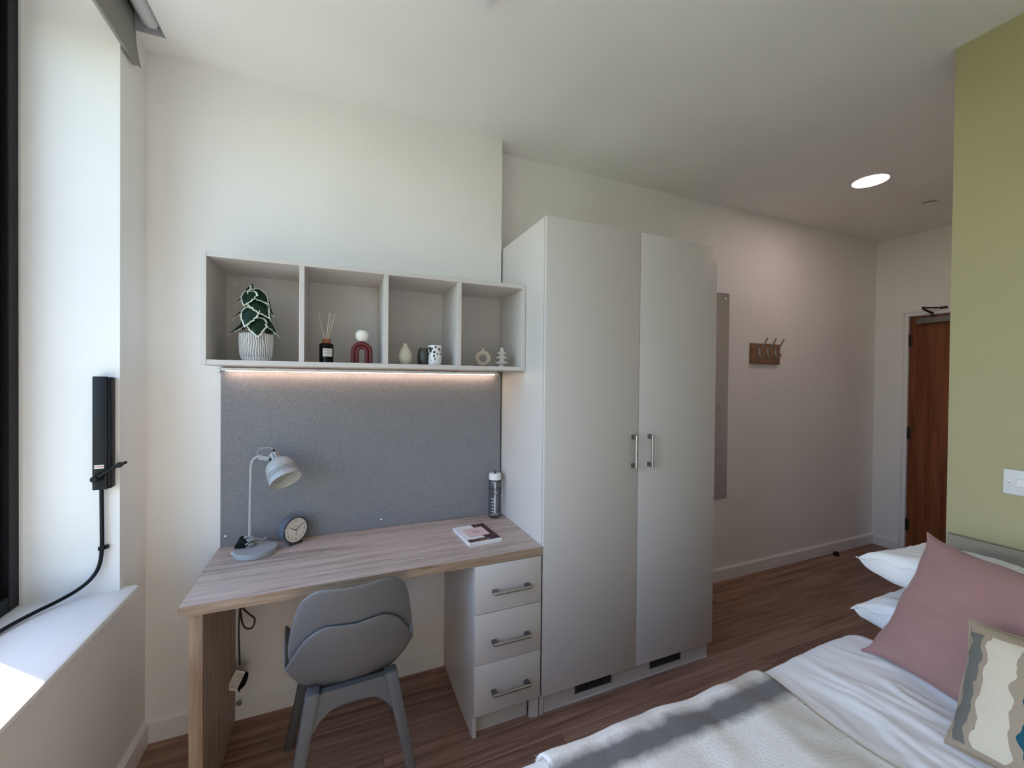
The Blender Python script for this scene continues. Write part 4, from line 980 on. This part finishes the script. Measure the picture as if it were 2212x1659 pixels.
def duv(u, v):
    x = 0.95 + (2.38 - 0.95) * u; s = -0.19 + (SMAX + 0.19) * (v ** 1.25)
    p = drape(x, s)
    e = max(0, (u - 0.965) / 0.035); p.z -= 0.035 * e * e                     # rounded head end
    e = max(0, (0.03 - u) / 0.03); p.z -= 0.04 * e * e
    return p
dv = single('duvet', grid(200, 120, duv), 'duvet_cotton', 'rumpled white duvet spread over the bed', 'duvet', ang=89)
md = dv.modifiers.new('thick', 'SOLIDIFY'); md.thickness = 0.012; md.offset = -1

# fluffy throw across the foot half of the bed
TX0, TX1, TS0, TS1 = 1.120, 1.845, -0.10, 1.05
def thr(u, v):
    s = TS0 + (TS1 - TS0) * v
    x = TX0 + (TX1 - TX0) * u + 0.012 * math.sin(s * 13 + 1) * (u if u > 0.5 else 1 - u)
    p = drape(x, s, 0.016, top=lambda a, b: bed_top(a, b) * 0.7 + 0.006 * fbm(Vector((a * 9, b * 9, 5)), 2))
    return p
t = thing('throw_blanket', 'fluffy white throw with a grey band along the bed edge', 'throw', ((TX0 + TX1) / 2, -1.6, 0.56))
tb_ = grid(90, 110, thr, uv=lambda a, b: (a, b))
wl = obj('cloth', tb_, 'throw_wool', t, ang=89)
md = wl.modifiers.new('thick', 'SOLIDIFY'); md.thickness = 0.010; md.offset = -1
# wool pile: short blades standing on the throw
rnd = random.Random(11); vs, fs, uvs = [], [], []
NP = 70000
for k in range(NP):
    u = rnd.random(); v = rnd.random() ** 1.35
    if k % 9 == 0: u = rnd.choice((0.0, 1.0)) + rnd.uniform(-0.008, 0.008); u = min(1, max(0, u))
    p = thr(u, v); e_ = 0.004
    du = thr(min(1, u + e_), v) - thr(max(0, u - e_), v); dvv = thr(u, min(1, v + e_)) - thr(u, max(0, v - e_))
    nm = dvv.cross(du)
    nm = nm.normalized() if nm.length else Vector((0, 0, 1))
    if nm.z < 0 and v > 0.2: nm = -nm
    if v <= 0.2 and nm.y < 0 and nm.z < 0.2: nm = -nm
    dirn = (nm * 0.55 + Vector((rnd.gauss(0, .55), rnd.gauss(0, .45), rnd.gauss(0.05, .35)))).normalized()
    l_ = rnd.uniform(0.006, 0.014) * (1.4 if rnd.random() < .06 else 1)
    sd_ = dirn.orthogonal().normalized() * 0.0005
    i = len(vs); vs += [p - sd_, p + sd_, p + dirn * l_]; fs.append((i, i + 1, i + 2)); uvs += [(u, v)] * 3
me = bpy.data.meshes.new('wool_pile'); me.from_pydata([WM[t.name].inverted() @ q for q in vs], [], fs)
ul = me.uv_layers.new(name='UVMap')
for i, lp in enumerate(me.loops): ul.data[i].uv = uvs[lp.vertex_index]
me.materials.append(MATS['throw_wool'])
o = bpy.data.objects.new('wool_pile', me); COL.objects.link(o); o.parent = t; o['kind'] = 'stuff'

def cushion(w_, h_, th_, wrinkle=0.004, seed=0.0, n=44, pinch=0.07, pe=2.0, p=2.6, ex=0.55, droop=1.0, dent=0.0):
    """flat in x (width) / y (height), thickness along z, one closed surface, corners drawn out"""
    bm = bmesh.new(); ul_ = bm.loops.layers.uv.new('UVMap'); sides = []
    for sgn in (1, -1):
        V = []
        for i in range(n + 1):
            rowv = []
            for j in range(n + 1):
                u = 2 * i / n - 1; v = 2 * j / n - 1
                u = math.sin(u * PI / 2) * 0.35 + u * 0.65; v = math.sin(v * PI / 2) * 0.35 + v * 0.65
                x = w_ / 2 * u * (1 - pinch * (1 - abs(v) ** pe)); y = h_ / 2 * v * (1 - pinch * (1 - abs(u) ** pe))
                if v < 0: y *= 1 - dent * (1 - abs(u) ** 10) * -v
                e = (max(0, 1 - abs(u) ** p) * max(0, 1 - abs(v) ** p)) ** ex
                z = sgn * th_ / 2 * e * (droop if sgn < 0 else 1)
                if 0 < i < n and 0 < j < n:
                    z += wrinkle * fbm(Vector((x * 11 + seed, y * 11, sgn * 3 + seed)), 3) * (0.3 + e)
                    rad_ = max(abs(u), abs(v)); z += sgn * wrinkle * 1.2 * math.sin(math.atan2(v, u) * 17 + seed) * max(0, rad_ - 0.5) * e
                edge = 0 < max(abs(u), abs(v)) - 0.999
                zz = wrinkle * 1.0 * math.sin(x * 60 + y * 45 + seed) if edge else 0
                rowv.append((x, y, z + zz))
            V.append(rowv)
        sides.append(V)
    top_ = [[bm.verts.new(sides[0][i][j]) for j in range(n + 1)] for i in range(n + 1)]
    bot_ = [[top_[i][j] if i in (0, n) or j in (0, n) else bm.verts.new(sides[1][i][j]) for j in range(n + 1)] for i in range(n + 1)]
    for i in range(n):
        for j in range(n):
            for V, q in ((top_, ((0, 0), (1, 0), (1, 1), (0, 1))), (bot_, ((0, 0), (0, 1), (1, 1), (1, 0)))):
                f_ = bm.faces.new([V[i + a][j + b] for a, b in q])
                for lp, (a, b) in zip(f_.loops, q): lp[ul_].uv = ((i + a) / n, (j + b) / n)
    rimv = [Vector(sides[0][i][0]) for i in range(n)] + [Vector(sides[0][n][j]) for j in range(n)] + [Vector(sides[0][n - i][n]) for i in range(n)] + [Vector(sides[0][0][n - j]) for j in range(n)]
    return bm, rimv + [rimv[0]]
def put_cushion(name, label, cat, m, mtx, seam_m=None, group=None, seam=0.0022, **kw):
    t_ = thing(name, label, cat, mtx.translation, rot=mtx.to_3x3(), group=group)
    bm, rimv = cushion(**kw)
    obj('cover', bm, m, t_, local=True, ang=89)
    obj('seam', tube(rimv, seam, 6, 1, smooth=False), seam_m or m, t_, local=True, ang=89)
    return t_

# two white pillows in a stack at the head, pink cushion and patterned cushion leaning on them
put_cushion('pillow', 'lower white pillow of the stack by the headboard', 'pillow', 'pillow_cotton', basis((2.570, -1.580, 0.662), (0, -1, -0.02), (1, 0.02, 0.02)), w_=0.76, h_=0.46, th_=0.090, p=4.5, ex=0.33, droop=2.2, pinch=0.035, dent=0.30, wrinkle=0.006, seed=1.3, group='white pillows at the bed head')
put_cushion('pillow', 'upper white pillow of the stack by the headboard', 'pillow', 'pillow_cotton', basis((2.578, -1.580, 0.828), (0, -1, -0.01), (1, 0.0, -0.05)), w_=0.75, h_=0.445, th_=0.075, p=4.5, ex=0.33, droop=2.5, pinch=0.035, dent=0.30, wrinkle=0.006, seed=4.1, group='white pillows at the bed head')
bl_c = Vector((2.225, -1.295, 0.605))
tl_c = Vector((2.450, -1.388, 0.955))
xdir = Vector((-0.12, -0.988, -0.075)).normalized(); ydir = tl_c - bl_c; ydir = (ydir - xdir * ydir.dot(xdir)).normalized()
cen = bl_c + xdir * 0.222 + ydir * 0.215
put_cushion('pink_cushion', 'dusty pink square cushion leaning on the white pillows', 'cushion', 'pink_linen', basis(cen, xdir, ydir), w_=0.450, h_=0.440, th_=0.125, wrinkle=0.006, seed=7.7, pinch=0.12, pe=5.0, seam=0.0030)
bl2 = Vector((2.035, -1.560, 0.586)); xd2 = Vector((-0.055, -0.43, 0.062)).normalized(); yd2 = Vector((0.16, 0.02, 0.25)).normalized(); yd2 = (yd2 - xd2 * yd2.dot(xd2)).normalized()
put_cushion('patterned_cushion', 'beige cushion with wavy grey, cream and teal pattern in front', 'cushion', 'patterned_cotton', basis(bl2 + xd2 * 0.220 + yd2 * 0.150, xd2, yd2), w_=0.44, h_=0.30, th_=0.115, wrinkle=0.003, seed=2.2, pinch=0.045, seam=0.0025)

# ------------------------------------------------------------------ corridor: mirror, hooks, door, lights
t = thing('wall_mirror', 'tall frameless mirror on the wall right of the wardrobe', 'mirror', (3.0, YB, 1.34))
obj('glass', box(2.70, 3.318, YB - 0.008, YB - 0.003, 0.598, 2.095, 0.0012, 1), 'mirror_glass', t)
obj('backing', box(2.71, 3.308, YB - 0.003, YB - 0.0002, 0.606, 2.085), 'white_plastic', t)
for x in (2.735, 3.280):
    for z in (0.640, 2.050): obj('screw_cap', along((x, YB - 0.0078, z), (x, 0, z), lathe([(0.011, 0), (0.0105, 0.003), (0.006, 0.005), (0, 0.0055)], 20)), 'chrome', t)

t = thing('hook_rack', 'small wooden rack with three metal coat hooks on the corridor wall', 'hook rack', (3.70, YB, 1.67))
obj('board', box(3.545, 3.862, YB - 0.020, YB - 0.0003, 1.590, 1.746, 0.003, 2), 'rack_wood', t)
for x in (3.620, 3.715, 3.805):
    yb_ = YB - 0.020
    obj('hook', join(tube([(x, yb_ - 0.004, 1.690), (x, yb_ - 0.008, 1.655), (x, yb_ - 0.022, 1.640), (x, yb_ - 0.040, 1.652), (x, yb_ - 0.045, 1.672)], 0.0048, 8, 5), tube([(x, yb_ - 0.006, 1.655), (x, yb_ - 0.022, 1.700), (x, yb_ - 0.052, 1.750), (x, yb_ - 0.068, 1.782)], 0.0055, 8, 5), box(x - 0.008, x + 0.008, yb_ - 0.004, yb_ - 0.0002, 1.640, 1.715, 0.001, 1)), 'metal_brushed', t)

dr = struct_root('door_1', 'brown wood door with metal closer in the end wall', (XE, -0.54, 0))
struct('door_leaf', box(XE + 0.012, XE + 0.056, DY1 + 0.032, DY0 - 0.032, 0.006, DZ - 0.034), 'door_veneer', None, dr)
struct('door_frame', join(box(XE - 0.008, XE + 0.10, DY0 - 0.030, DY0 + 0.0001, 0.0005, DZ - 0.030, 0.001, 1), box(XE - 0.008, XE + 0.10, DY1, DY1 + 0.030, 0.0005, DZ - 0.03, 0.001, 1), box(XE - 0.008, XE + 0.10, DY1, DY0, DZ - 0.030, DZ + 0.0001, 0.001, 1)), 'trim_paint', None, dr)
struct('architrave', join(box(XE - 0.016, XE - 0.0005, DY0 - 0.004, DY0 + 0.010, 0.0005, DZ + 0.010, 0.002, 1), box(XE - 0.016, XE - 0.0005, DY1 - 0.01, DY1 + 0.004, 0.0005, DZ + 0.01, 0.002, 1), box(XE - 0.016, XE - 0.0005, DY1 + 0.004, DY0 - 0.004, DZ - 0.004, DZ + 0.010, 0.002, 1)), 'trim_paint', None, dr)
for z in (0.25, 1.03, 1.82): struct('hinge', join(rod((XE + 0.004, DY0 - 0.030, z - 0.05), (XE + 0.004, DY0 - 0.030, z + 0.05), 0.007, 10), box(XE + 0.006, XE + 0.0125, DY0 - 0.050, DY0 - 0.031, z - 0.05, z + 0.05)), 'dark_metal', None, dr)
cl_ = struct('closer_body', box(XE - 0.040, XE + 0.0115, -0.560, -0.190, 1.950, 1.998, 0.003, 2), 'closer_metal', None, dr)
pv, el_, en = Vector((XE - 0.030, -0.285, 2.030)), Vector((XE - 0.100, -0.258, 2.072)), Vector((XE - 0.018, -0.345, 2.066))
struct('closer_arm', join(rod((pv.x, pv.y, 1.998), (pv.x, pv.y, 2.036), 0.009, 12), rod(pv, el_ - Vector((0, 0, 0.010)), 0.0085, 10), rod(el_ - Vector((0, 0, 0.016)), el_ + Vector((0, 0, 0.008)), 0.009, 10), rod(el_, en, 0.0065, 10), box(XE - 0.024, XE - 0.0165, -0.375, -0.330, 2.056, 2.076, 0.002, 1)), 'dark_metal', None, cl_)

t = thing('downlight', 'bright round recessed downlight in the corridor ceiling', 'light', (3.750, -0.535, H))
obj('trim_ring', lathe([(0.090, -0.0035), (0.104, -0.0045), (0.112, -0.0025), (0.113, -0.0002), (0.090, -0.0002)], 56, cap=False), 'white_plastic', t, local=True)
obj('diffuser', lathe([(0.0905, -0.0030), (0.05, -0.0034), (0, -0.0036)], 48, cap=False), 'downlight_glow', t, local=True)
t = thing('sprinkler_cover', 'flat white disc sprinkler cover on the corridor ceiling', 'sprinkler', (4.500, -0.515, H))
obj('rim', cyl(0.036, -0.006, -0.0002, 32), 'ink', t, local=True)
obj('cover_plate', cyl(0.044, -0.010, -0.006, 40, 0.001), 'white_plastic', t, local=True)
t = thing('smoke_detector', 'white round smoke detector on the ceiling above the desk', 'detector', (1.104, -0.784, H))
obj('base', cyl(0.055, -0.012, -0.0002, 44, 0.001), 'white_plastic', t, local=True)
obj('head', lathe([(0.051, -0.012), (0.051, -0.026), (0.044, -0.036), (0.028, -0.040), (0, -0.041)], 44, cap=False), 'white_plastic', t, local=True)

# light switch on the green wall
t = thing('light_switch', 'white light switch plate on the green wall above the headboard', 'switch', (XG, -1.475, 1.115))
obj('plate', box(XG - 0.008, XG - 0.0002, -1.549, -1.403, 1.072, 1.158, 0.003, 2), 'switch_plate', t)
for k in range(3):
    yc = -1.446 - 0.030 * k
    obj('rocker', xf(box(-0.003, 0.002, -0.0115, 0.0115, -0.0125, 0.0125, 0.001, 1), Matrix.Translation((XG - 0.0085, yc, 1.115)) @ Matrix.Rotation(0.10, 4, 'Y')), 'rocker_white', t)
for yc in (-1.418, -1.536): obj('screw', along((XG - 0.0078, yc, 1.115), (0, yc, 1.115), lathe([(0.0036, 0), (0.003, 0.0012), (0, 0.0014)], 14)), 'chrome', t)
# switch on the corridor wall that the mirror shows
t = thing('corridor_switch', 'small white switch on the corridor wall seen in the mirror', 'switch', (4.80, YG, 1.14))
obj('plate', box(4.757, 4.843, YG, YG + 0.008, 1.097, 1.183, 0.002, 2), 'switch_plate', t)
obj('rocker', box(4.788, 4.812, YG + 0.006, YG + 0.011, 1.125, 1.155, 0.001, 1), 'rocker_white', t)
# door stop on the floor
single('door_stop', place(lathe([(0.020, 0.0003), (0.022, 0.003), (0.021, 0.020), (0.016, 0.030), (0, 0.033)], 20), 4.56, 0.062, 0), 'black_plastic', 'small black door stop on the floor by the baseboard', 'door stop', (4.56, 0.062, 0))
